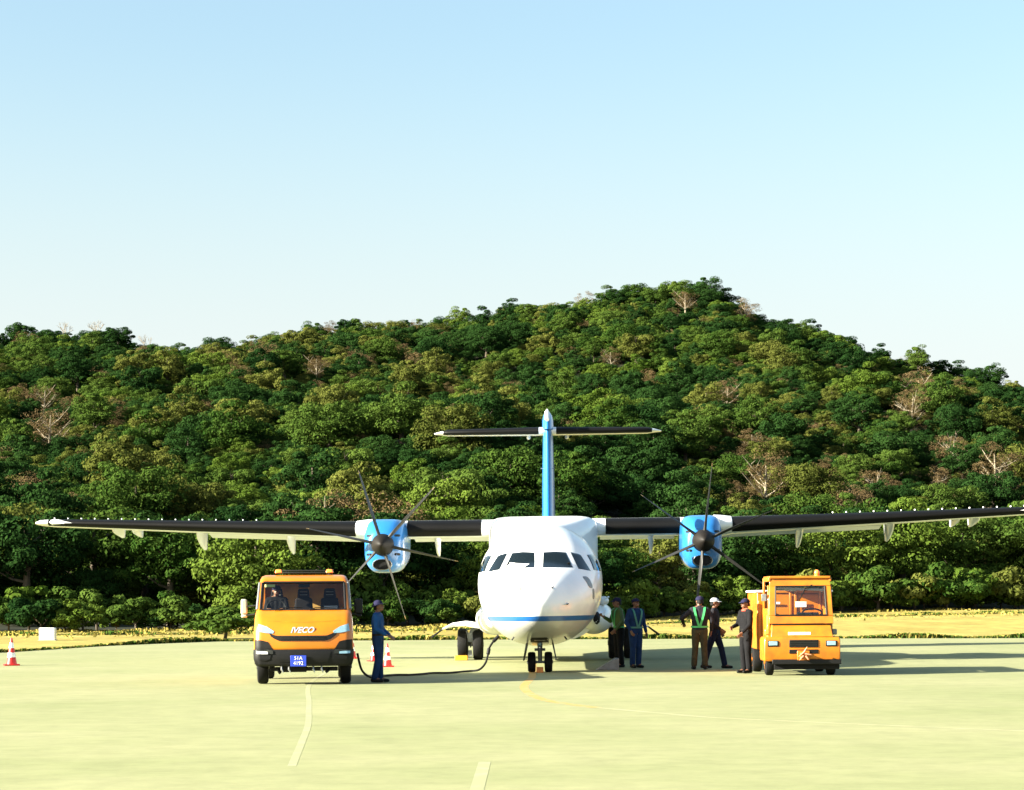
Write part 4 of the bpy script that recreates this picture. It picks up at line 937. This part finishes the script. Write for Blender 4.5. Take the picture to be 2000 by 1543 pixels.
# E: white cap, dark clothes, legs apart facing right
person((4.62, 52.6, 0), R(75), 1.62, 'person in white cap and dark clothes standing just behind the green harness wearer', {
    -1: ((-.22, .02, 1.08), (-.18, -.18, .92), (1, 0, 0)), 1: ((.23, .04, 1.08), (.24, -.10, .86), (-1, 0, 0))},
    {-1: ((-.09, .12, .485), (-.09, .24, .10), (0, -1, 0)), 1: ((.09, -.14, .485), (.09, -.22, .09), (0, -1, 0))}, GREY, DNAVY, SHOE, hat=('cap', CAPW))
# F: by the tug, dark clothes, facing left
person((4.99, 49.2, 0), R(-60), 1.60, 'person in dark clothes with red scarf facing left beside the orange tug body', {
    -1: ((-.23, -.06, 1.08), (-.15, -.26, 1.02), (1, 0, 0)), 1: ((.23, -.06, 1.08), (.16, -.22, .90), (-1, 0, 0))},
    stand(.09), DARKC, DARKC, SHOE, hat=('cap', CAPD), scarf=mat('red_scarf', (.4, .05, .02), .8))

# ---------------------------------------------------------------- orange truck
tr = empty('orange_truck', (-3.99, 44.05, 0), (0, 0, R(4.4))); tag(tr, 'orange cab truck with dark bumper and roof light bar parked left of the airplane', 'truck')
def cab_ring(z, w_, yf, yr, rc, bulge=.06, n1=6, n2=8, n3=20):
    P = []
    for i in range(n1): P.append(Vector((-w_, lerp(yr, yf+rc, i/(n1-1)), z)))
    for i in range(1, n2): a = math.pi/2*i/n2; P.append(Vector((-w_+rc-rc*math.cos(a), yf+rc-rc*math.sin(a), z)))
    for i in range(n3+1):
        x = lerp(-w_+rc, w_-rc, i/n3); P.append(Vector((x, yf-bulge*(1-(x/(w_-rc))**2), z)))
    for i in range(n2-1, 0, -1): a = math.pi/2*i/n2; P.append(Vector((w_-rc+rc*math.cos(a), yf+rc-rc*math.sin(a), z)))
    for i in range(n1): P.append(Vector((w_, lerp(yf+rc, yr, i/(n1-1)), z)))
    return P
CL = [(.64, .945, .0, .16), (.72, .95, -.01, .17), (.86, .95, .0, .17), (1.0, .948, .03, .18), (1.12, .945, .09, .18), (1.24, .94, .18, .18), (1.34, .93, .30, .17), (1.41, .915, .42, .14), (1.44, .905, .50, .12),
      (1.96, .865, .98, .10), (2.03, .85, 1.06, .12), (2.09, .82, 1.20, .14), (2.12, .76, 1.45, .16)]
rings = [cab_ring(z, w_, yf, 2.5, rc, .05 if z < 1.43 else .04) for z, w_, yf, rc in CL]
n = len(rings[0]); iw0, iw1 = 13, 33; WZ = 8
g = G(); b = 0
for r_ in rings: g.v += [tuple(p) for p in r_]
for i in range(len(rings)-1):
    for k in range(n-1):
        if i == WZ and iw0 <= k < iw1: continue
        if i == WZ and (1 <= k <= 4 or n-6 <= k <= n-3): continue
        a = i*n+k; g.f.append((a, a+1, a+1+n, a+n)); g.m.append(0)
g.f.append(tuple((len(rings)-1)*n+k for k in range(n))); g.m.append(0)
full = G(); full.loft(rings); cb = full.bvh()
cabo = g.obj('cab', M['orange'], tr, ang=35)
sol = cabo.modifiers.new('thick', 'SOLIDIFY'); sol.thickness = .03; sol.offset = -1
def tp(name, top, bot, m, off=.008, parent=tr, nu=16, nv=6, thick=.02, axis='y', sgn=1, surf=None, bevel=0):
    q = G(); panel(q, surf or cb, top, bot, axis, sgn, off, thick, nu, nv); return q.obj(name, m, parent, ang=50, bevel=bevel)
# windscreen glass and surround
wt, wb = rings[WZ+1], rings[WZ]
g = G(); T = [p+Vector((0, -.004, .01)) for p in wt[iw0-1:iw1+2]]; B = [p+Vector((0, -.004, -.01)) for p in wb[iw0-1:iw1+2]]
g.add(T+B, [(i, i+1, len(T)+i+1, len(T)+i) for i in range(len(T)-1)]); g.obj('windscreen', M['glass'], tr, ang=60)
for k0, k1 in ((1, 5), (n-6, n-2)):
    g = G(); T = wt[k0:k1+1]; B = wb[k0:k1+1]; g.add(T+B, [(i, i+1, len(T)+i+1, len(T)+i) for i in range(len(T)-1)]); g.obj('side_window', M['glass'], tr)
g = G(); g.tube([wb[i]+Vector((0, -.01, -.005)) for i in range(iw0-1, iw1+2)], .022, 8); g.tube([wt[i]+Vector((0, -.008, .012)) for i in range(iw0-1, iw1+2)], .022, 8)
for i in (iw0-2, iw1+1): g.tube([wb[i]+Vector((0, -.006, 0)), wt[i]+Vector((0, -.006, 0))], .024, 8)
g.obj('windscreen_seal', M['dark'], tr)
for i in (7, n-8): 
    g = G(); g.tube([wb[i], wt[i]], [.032, .028], 10); g.obj('pillar', M['greymetal'], tr)
for x0 in (-.55, .12):
    g = G(); g.tube([(x0, .40, 1.43), (x0+.10, .44, 1.475), (x0+.52, .47, 1.49)], .010, 6); g.obj('wiper', M['dark'], tr)
# lower body: grille, lamps, bumper
tp('grille', [(-.66, 1.005), (-.58, .965), (-.5, .945), (.44, .945), (.56, .99), (.64, 1.06)], [(-.62, .93), (-.55, .885), (-.46, .845), (.42, .845), (.53, .885), (.63, .965)], M['dark'], .012, nu=30)
for z in (.89, .915): tp('grille_slat', [(-.44, z+.004), (.42, z+.004)], [(-.44, z-.004), (.42, z-.004)], M['midgrey'], .022, nu=20, nv=2)
for s in (-1, 1):
    tp('headlight', [(s*.56, 1.03), (s*.7, 1.12), (s*.86, 1.17)], [(s*.58, .99), (s*.72, 1.0), (s*.885, 1.03)], M['lens'], .012)
tp('bonnet_seam', [(-.70, 1.235), (0, 1.20), (.70, 1.235)], [(-.70, 1.225), (0, 1.19), (.70, 1.225)], M['orange2'], .003, nu=30, nv=2)
BLV = [(.36, .90, .03, .14), (.40, .93, -.02, .15), (.50, .955, -.045, .16), (.60, .96, -.045, .16), (.68, .955, -.03, .16), (.685, .90, .05, .14)]
g = G(); g.loft([cab_ring(z, w_, yf, .62, rc, .05) for z, w_, yf, rc in BLV]); bbv = g.bvh(); bump = g.obj('bumper', M['dark'], tr, ang=35)
for s in (-1, 1):
    tp('bumper_corner', [(s*.58, .655), (s*.66, .72), (s*.93, .73)], [(s*.58, .60), (s*.66, .60), (s*.93, .60)], M['midgrey'], .02, surf=bbv)
    tp('fog_light', [(s*.68, .64), (s*.78, .65), (s*.89, .65)], [(s*.68, .60), (s*.78, .60), (s*.89, .605)], M['whiteband'] if s < 0 else M['lens'], .035, surf=bbv)
    tp('bumper_vent', [(s*.62, .58), (s*.74, .59), (s*.86, .57)], [(s*.64, .50), (s*.74, .46), (s*.84, .48)], M['dark'], .012, surf=bbv)
for s in (-1, 1): tp('corner_trim', [(s*.60, .70), (s*.68, .83), (s*.80, .86), (s*.93, .87)], [(s*.56, .665), (s*.68, .665), (s*.80, .665), (s*.93, .665)], M['dark'], .010)
tp('lower_grille', [(-.52, .64), (.52, .64)], [(-.46, .44), (.46, .44)], M['dark'], .008, surf=bbv, nu=20)
g = G(); g.box((-.10, -.125, .465), (.30, .012, .21)); pl = g.obj('licence_plate', M['plate'], tr, bevel=.003)
text('51A', 'plate_text', .095, M['whiteband'], pl, (-.10, -.134, .515), (R(90), 0, 0), ext=.002); text('4192', 'plate_text', .10, M['whiteband'], pl, (-.10, -.134, .42), (R(90), 0, 0), ext=.002, sx=.95)
text('IVECO', 'maker_lettering', .16, M['chrome'], tr, (-.03, .002, 1.045), (R(72), 0, 0), shear=.35, ext=.008, sx=.95, off=.004)
# underside bits, wheels, chassis
g = G(); g.box((0, 2.4, .55), (.7, 4.6, .16)); g.box((0, .35, .30), (1.3, .10, .08)); g.tube([(-.5, .2, .3), (-.45, .15, .22)], .03, 8); g.tube([(.5, .2, .3), (.42, .15, .24)], .03, 8); g.box((-.2, .5, .3), (.5, .5, .12)); g.obj('chassis', M['dark'], tr, bevel=.01)
for x in (-.42, -.28, .18, .34): g = G(); g.tube([(x, .0, .36), (x, -.05, .30), (x+.03, -.04, .24)], [.016, .02, .012], 8); g.obj('tow_eye', M['metal'], tr)
for s in (-1, 1):
    wheel(G(), (s*.80, .85, .345), .345, .21).obj('wheel', [M['rubber'], M['greymetal']], tr, ang=40)
    wheel(G(), (s*.78, 3.9, .345), .345, .24).obj('wheel', [M['rubber'], M['greymetal']], tr, ang=40)
# interior
g = G(); g.box((0, 1.7, 1.0), (1.7, 1.4, .1)); g.box((0, .95, 1.33), (1.66, .35, .16)); g.obj('dashboard', M['dark'], tr, bevel=.03)
g = G(); g.box((0, 2.42, 1.75), (1.6, .04, .66)); g.obj('cab_back_panel', mat('tan_panel', (.62, .34, .08), .7, var=.3, scale=4), tr)
for x in (-.55, -.02, .50):
    st_ = empty('seat', (x, 1.85, 0), parent=tr)
    g = G(); g.box((0, -.2, 1.12), (.44, .5, .14)); g.box((0, .05, 1.42), (.42, .12, .5), (R(-8), 0, 0), taper=.8); g.obj('seat_back', M['seat'], st_, bevel=.04)
    g = G(); g.box((0, .09, 1.76), (.26, .09, .19), taper=.8); g.obj('headrest', M['seat'], st_, bevel=.03)
    for z_ in (1.73, 1.79): q = G(); q.box((0, .035, z_), (.15, .012, .018)); q.obj('headrest_strip', M['greymetal'], st_)
g = G(); rr = 0
for k in range(24): pass
g.tube([(.0+.19*math.cos(a)-.55, 1.30+.06*math.sin(a), 1.46+.17*math.sin(a)) for a in [2*math.pi*q/24 for q in range(25)]], .014, 8); g.obj('steering_wheel', M['dark'], tr)
g = G(); g.tube([(0, 1.12, 1.99), (0, 1.10, 1.94)], .012, 6); g.box((0, 1.09, 1.91), (.22, .03, .07)); g.obj('interior_mirror', M['dark'], tr, bevel=.01)
g = G(); g.box((.52, .60, 1.485), (.26, .12, .01), (R(20), 0, 0)); g.obj('paper_sheet', M['whiteband'], tr)
g = G(); g.box((-.66, .92, 1.905), (.2, .008, .07), (R(-42), 0, 0)); g.obj('windscreen_sticker', mat('sticker', (.55, .6, .2), .5), tr)
# mirrors
for s in (-1, 1):
    mr = empty('mirror', (0, 0, 0), parent=tr); g = G(); xm = s*1.16 if s < 0 else 1.06
    g.box((xm, .86, 1.50), (.13 if s < 0 else .17, .10, .30), taper=.9); g.box((xm, .86, 1.32), (.12, .09, .07)); g.obj('mirror_housing', mat('pale_mirror_shell', (.42, .40, .30), .4) if s < 0 else M['dark'], mr, bevel=.03)
    g = G(); g.tube([(s*.88, .80, 1.53), (xm, .84, 1.50)], .016, 8); g.tube([(s*.90, .80, 1.36), (xm, .84, 1.33)], .016, 8); g.obj('mirror_arm', M['midgrey'], mr)
# door shut line, handle
for s in (-1, 1):
    g = G(); g.box((s*.955, 1.9, .98), (.02, .16, .035)); g.obj('door_handle', M['dark'], tr, bevel=.008)
    g = G(); g.box((s*.947, 1.02, .95), (.012, .012, .55)); g.obj('door_seam', M['dark'], tr)
# roof light bar
lb = empty('light_bar', (0, 1.55, 2.12), parent=tr)
g = G(); g.box((0, 0, .045), (1.10, .22, .03)); g.box((0, 0, .085), (1.0, .18, .03)); g.obj('bar_frame', M['midgrey'], lb, bevel=.01)
for s in (-1, 1): g = G(); g.box((s*.50, 0, .075), (.16, .24, .075), taper=.75); g.obj('beacon_lens', M['amber'], lb, bevel=.02)
g = G(); g.tube([(-.4, 0, .0), (-.4, 0, .05)], .02, 8); g.tube([(.4, 0, .0), (.4, 0, .05)], .02, 8); g.obj('bar_bracket', M['dark'], lb)
# orange body behind the cab
g = G(); g.box((0, 4.0, 1.32), (1.78, 2.75, 1.40)); g.obj('rear_body', M['orange2'], tr, bevel=.03)
g = G(); g.box((0, 3.95, 2.06), (1.3, 1.9, .06)); g.box((.6, 3.2, 2.1), (.3, .3, .1)); g.obj('roof_unit', M['dark'], tr, bevel=.01)
# driver
drv = person((-3.99+.02, 0, 0), 0, 1.60, 'person in dark clothes sitting behind the windscreen of the orange truck', {
    -1: ((-.22, -.14, 1.12), (-.16, -.36, 1.16), (0, 0, -1)), 1: ((.22, -.14, 1.12), (.14, -.36, 1.16), (0, 0, -1))},
    {s: ((s*.10, -.40, .88), (s*.10, -.44, .50), (0, -1, 0)) for s in (-1, 1)}, DARKC, DARKC, SHOE, seated=True, hat=('cap', CAPD))
drv.location = (-3.99-.55*math.cos(R(4.4))-1.62*math.sin(R(4.4)), 44.05-.55*math.sin(R(4.4))+1.62*math.cos(R(4.4)), .32); drv.rotation_euler = (0, 0, R(4.4))

# ---------------------------------------------------------------- orange tug
tg = empty('orange_tug', (5.985, 47.55, 0), (0, 0, R(-1.0))); tag(tg, 'boxy orange airport tug with flat windscreen and roof beacon parked right of the workers', 'tug')
def bx(name, boxes, m, parent=tg, bevel=.012, smooth=True):
    g = G()
    for bb_ in boxes: g.box(*bb_)
    return g.obj(name, m, parent, smooth, 35, bevel)
# lower nose
g = G(); rr = []
for (z, w_, y0) in ((.30, .77, .03), (.36, .785, 0), (.74, .785, .0), (.80, .76, .02)): rr.append([Vector(p) for p in ((-w_, y0, z), (w_, y0, z), (w_, 1.0, z), (-w_, 1.0, z))])
g.loft(rr); g.obj('front_body', M['orange2'], tg, ang=30, bevel=.02)
g = G(); rr = []
for (z, w_, y0) in ((.80, .64, .03), (1.02, .61, .13), (1.05, .60, .17)): rr.append([Vector(p) for p in ((-w_, y0, z), (w_, y0, z), (w_, 1.2, z), (-w_, 1.2, z))])
g.loft(rr); g.obj('bonnet', M['orange2'], tg, ang=30, bevel=.012)
bx('bonnet_gap', [((0, .17, 1.062), (1.24, .06, .022))], M['dark'])
# cab frame with an open windscreen
CW = [(1.07, .665, .16), (1.24, .66, .20), (1.86, .635, .38), (2.03, .62, .43)]
def fp(z): return float(np.interp(z, [c[0] for c in CW], [c[1] for c in CW])), float(np.interp(z, [c[0] for c in CW], [c[2] for c in CW]))
def cabpiece(name, zs, xr, m=M['orange2'], th=.06):
    g = G(); rr = []
    for z in zs:
        w_, y = fp(z); xa, xb = xr[0]*w_, xr[1]*w_; rr.append([Vector((xa, y, z)), Vector((xb, y, z)), Vector((xb, y+th, z)), Vector((xa, y+th, z))])
    g.loft(rr); return g.obj(name, m, tg, ang=30, bevel=.008)
cabpiece('windscreen_sill', (1.075, 1.24), (-1, 1)); cabpiece('windscreen_header', (1.86, 2.03), (-1, 1))
for s in (-1, 1): cabpiece('cab_pillar', (1.243, 1.55, 1.857), (s*.80, s*1.0))
cabpiece('windscreen', (1.245, 1.855), (-.79, .79), M['glass'], .008)
g = G()
for z in (1.25, 1.85): w_, y = fp(z); g.box((0, y-.004, z), (w_*1.62, .02, .03))
for s in (-1, 1): (w0, y0), (w1, y1) = fp(1.25), fp(1.85); g.tube([(s*w0*.80, y0-.004, 1.25), (s*w1*.80, y1-.004, 1.85)], .016, 6)
g.obj('windscreen_seal', M['dark'], tg)
g = G(); g.tube([(.25, .33, 1.88), (.1, .28, 1.8), (-.02, .24, 1.58)], .012, 6); g.obj('wiper', M['dark'], tg)
bx('roof', [((0, 1.05, 2.04), (1.27, 1.35, .05))], M['orange2'])
for s in (-1, 1):
    bx('cab_side', [((s*.645, 1.0, 1.05), (.05, 1.2, .68)), ((s*.635, 1.62, 1.70), (.05, .1, .66)), ((s*.64, .44, 1.55), (.05, .08, .66), (R(-16), 0, 0)), ((s*.63, 1.0, 1.99), (.05, 1.2, .08))], M['orange2'])
    bx('cab_door', [((s*.675, .72, .98), (.02, .5, .55))], M['orange2'])
g = G(); g.box((0, 1.68, 1.18), (1.24, .05, .95)); g.obj('cab_rear_wall', M['orange2'], tg)
for x in (-.33, .30): bx('rear_window_frame', [((x-.26, 1.65, 1.5), (.05, .05, .5)), ((x+.26, 1.65, 1.5), (.05, .05, .5)), ((x, 1.65, 1.74), (.5, .05, .05)), ((x, 1.66, 1.46), (.46, .015, .45))], M['orange'])
bx('sun_visor', [((.0, .52, 1.80), (1.02, .14, .05), (0, R(3), 0))], M['whiteband']); bx('label_card', [((.15, 1.60, 1.47), (.24, .012, .12)), ((-.42, 1.60, 1.5), (.26, .012, .05))], M['whiteband'])
g = G(); g.tube([(.28+.20*math.cos(a), .62+.12*math.sin(a), 1.30+.08*math.sin(a)) for a in [2*math.pi*q/24 for q in range(25)]], .018, 8); g.tube([(.28, .62, 1.3), (.28, .5, 1.1)], .025, 8); g.obj('steering_wheel', M['dark'], tg)
bx('dashboard', [((.1, .42, 1.19), (1.1, .3, .12))], M['dark']); bx('seat', [((.28, 1.2, 1.0), (.5, .5, .12)), ((.28, 1.45, 1.15), (.46, .1, .3))], M['seat'])
g = G(); g.tube([(.42, .95, 2.06), (.42, .95, 2.09)], .06, 14, 0); g.ball((.42, .95, 2.13), .06, 10, sc=(1, 1, 1.2)); g.obj('beacon', M['amber'], tg)
# lamps, grille, labels, hitch
for s in (-1, 1):
    hl = bx('headlight', [((s*.60, -.004, .665), (.23, .02, .12))], M['dark']); bx('headlight_lens', [((s*.60, -.018, .672), (.18, .014, .085))], M['lens'], hl)
    g = G(); g.box((s*.70, .3, .90), (.10, .10, .12)); g.obj('indicator', M['amber'] if s < 0 else M['greymetal'], tg, bevel=.02)
gr = bx('grille', [((.03, -.004, .665), (.60, .02, .155))], M['dark'])
for k in range(4): bx('grille_slat', [((.03, -.018, .61+.037*k), (.56, .012, .010))], M['midgrey'], gr, 0)
bx('lower_slot', [((.03, -.004, .50), (.60, .02, .085))], M['dark'])
lp = bx('front_label', [((-.05, .06, .872), (.46, .012, .06), (R(-20), 0, 0))], M['whiteband']); bx('label_print', [((-.15, .05, .872), (.10, .006, .03), (R(-20), 0, 0)), ((.05, .05, .872), (.14, .006, .03), (R(-20), 0, 0))], mat('pale_blue_print', (.25, .4, .7), .5), lp, 0)
hg = bx('tow_hitch', [((.02, -.09, .38), (.16, .2, .05)), ((.02, -.09, .46), (.16, .2, .05)), ((.02, -.16, .42), (.05, .05, .17)), ((.02, -.02, .42), (.26, .03, .2))], M['orange2'])
g = G()
for k, (a, b) in enumerate((((.02, -.19, .50), (.08, -.2, .60)), ((.02, -.2, .50), (-.10, -.22, .40)), ((.03, -.2, .46), (.16, -.22, .44)), ((0, -.2, .42), (-.08, -.22, .33)), ((.05, -.2, .42), (.1, -.22, .34)))): g.tube([a, b], [.022, .008], 6)
g.obj('hitch_ribbon', mat('pink_ribbon', (.6, .22, .12), .6), hg)
bx('front_bumper', [((.09, .02, .29), (1.42, .10, .10))], M['dark']); bx('chassis', [((0, 1.9, .36), (1.0, 3.2, .18))], M['dark'])
bx('rubber_skirt', [((.10, .10, .2), (1.35, .02, .14))], M['rubber'])
for s in (-1, 1):
    wheel(G(), (s*.64, .50, .27), .27, .17).obj('wheel', [M['rubber'], M['orange2']], tg, ang=40); wheel(G(), (s*.68, 2.9, .27), .27, .2).obj('wheel', [M['rubber'], M['orange2']], tg, ang=40)
g = G(); g.tube([(-.66, .5, 1.55), (-.72, .44, 1.62)], .012, 6); g.box((-.745, .42, 1.62), (.10, .03, .15)); g.obj('mirror', M['greymetal'], tg, bevel=.008)
# box body
bx('box_body', [((.02, 2.95, 1.12), (1.58, 2.35, 1.22))], M['orange2'], bevel=.02)
bx('box_panel', [((-.62, 1.765, 1.08), (.24, .012, .95))], M['orange']); bx('box_top_rim', [((.02, 2.95, 1.755), (1.66, 2.42, .045))], M['whiteband'])
bx('box_hinge', [((-.50, 1.76, 1.42), (.05, .02, .04)), ((-.50, 1.76, .9), (.05, .02, .04))], M['metal'])

# ---------------------------------------------------------------- cones, cable, marker
def cone(x, y, s, label, rz=0):
    c = empty('traffic_cone', (x, y, 0), (0, 0, rz)); c.scale = (s, s, s); tag(c, label, 'traffic cone', 'traffic cones on the apron')
    g = G(); g.box((0, 0, .02), (.40, .40, .04)); g.obj('base', M['red'], c, bevel=.01)
    def seg(name, z0, z1, m, e=0):
        f = lambda z: .145-.118*z/.70+e
        q = G(); q.tube([(0, 0, z0), (0, 0, z1)], [f(z0), f(z1)], 24); return q.obj(name, m, c)
    seg('cone_body', .04, .70, M['red']); seg('reflective_band', .46, .60, M['whiteband'], .003); seg('reflective_band', .22, .34, M['whiteband'], .003); seg('cone_tip', .695, .73, M['red'])
cone((22-1000)/F*59, 59, .98, 'red and white traffic cone alone near the left picture edge', .3)
cone((756-1000)/F*55.8, 55.8, .78, 'red and white traffic cone just right of the person in blue', .1)
cone((729-1000)/F*61.0, 61.0, .70, 'small traffic cone mostly behind the legs of the person in blue', .5)
cone((686-1000)/F*64, 64, .95, 'traffic cone half hidden by the right side of the orange truck', .2)
# ground power cable
pts_ = [(-3.1, 46.1, .55), (-3.02, 46.3, .2), (-2.85, 46.9, .035)]
rd2 = random.Random(9)
Pc = [Vector(p) for p in pts_]
for i in range(14):
    t = i/13; Pc.append(Vector((lerp(-2.7, -.95, t)+rd2.uniform(-.03, .03), lerp(48.2, 50.9, t)+.25*math.sin(i*1.1), .03)))
Pc += [Vector(p) for p in ((-.74, 51.1, .06), (-.60, 51.2, .20), (-.54, 51.25, .40), (-.52, 51.3, .52), (-.42, 51.35, .68), (-.30, 51.4, .80))]
Q = []
for i in range(len(Pc)-1):
    a, b_, c, d = Pc[max(i-1, 0)], Pc[i], Pc[i+1], Pc[min(i+2, len(Pc)-1)]
    for k in range(6): t = k/6; Q.append(.5*((2*b_)+(c-a)*t+(2*a-5*b_+4*c-d)*t*t+(3*b_-a-3*c+d)*t**3))
g = G(); g.tube(Q+[Pc[-1]], .024, 8); cbl = tag(g.obj('power_cable', M['rubber']), 'thick black power cable lying on the apron from the truck to the airplane belly', 'cable')
g = G(); g.tube([Pc[-4], Pc[-3]], .042, 10); g.obj('cable_joint', M['dark'], cbl)
g = G(); g.tube([Pc[-2], Pc[-1]], .04, 10); g.obj('cable_plug', M['dark'], cbl)
# white marker block on the grass
xm, ym = (93-1000)/F*94, 94.0
g = G(); z0 = zter(xm, ym); g.box((0, 0, .27), (.64, .40, .50)); o = g.obj('marker_block', M['white'], smooth=True, bevel=.03); o.location = (xm, ym, z0)
tag(o, 'plain white marker block on the dry grass beyond the left traffic cone', 'marker')
g = G(); g.box((0, 0, .012), (.72, .48, .03)); g.obj('foot_slab', mat('concrete', (.3, .29, .25), .9), o)
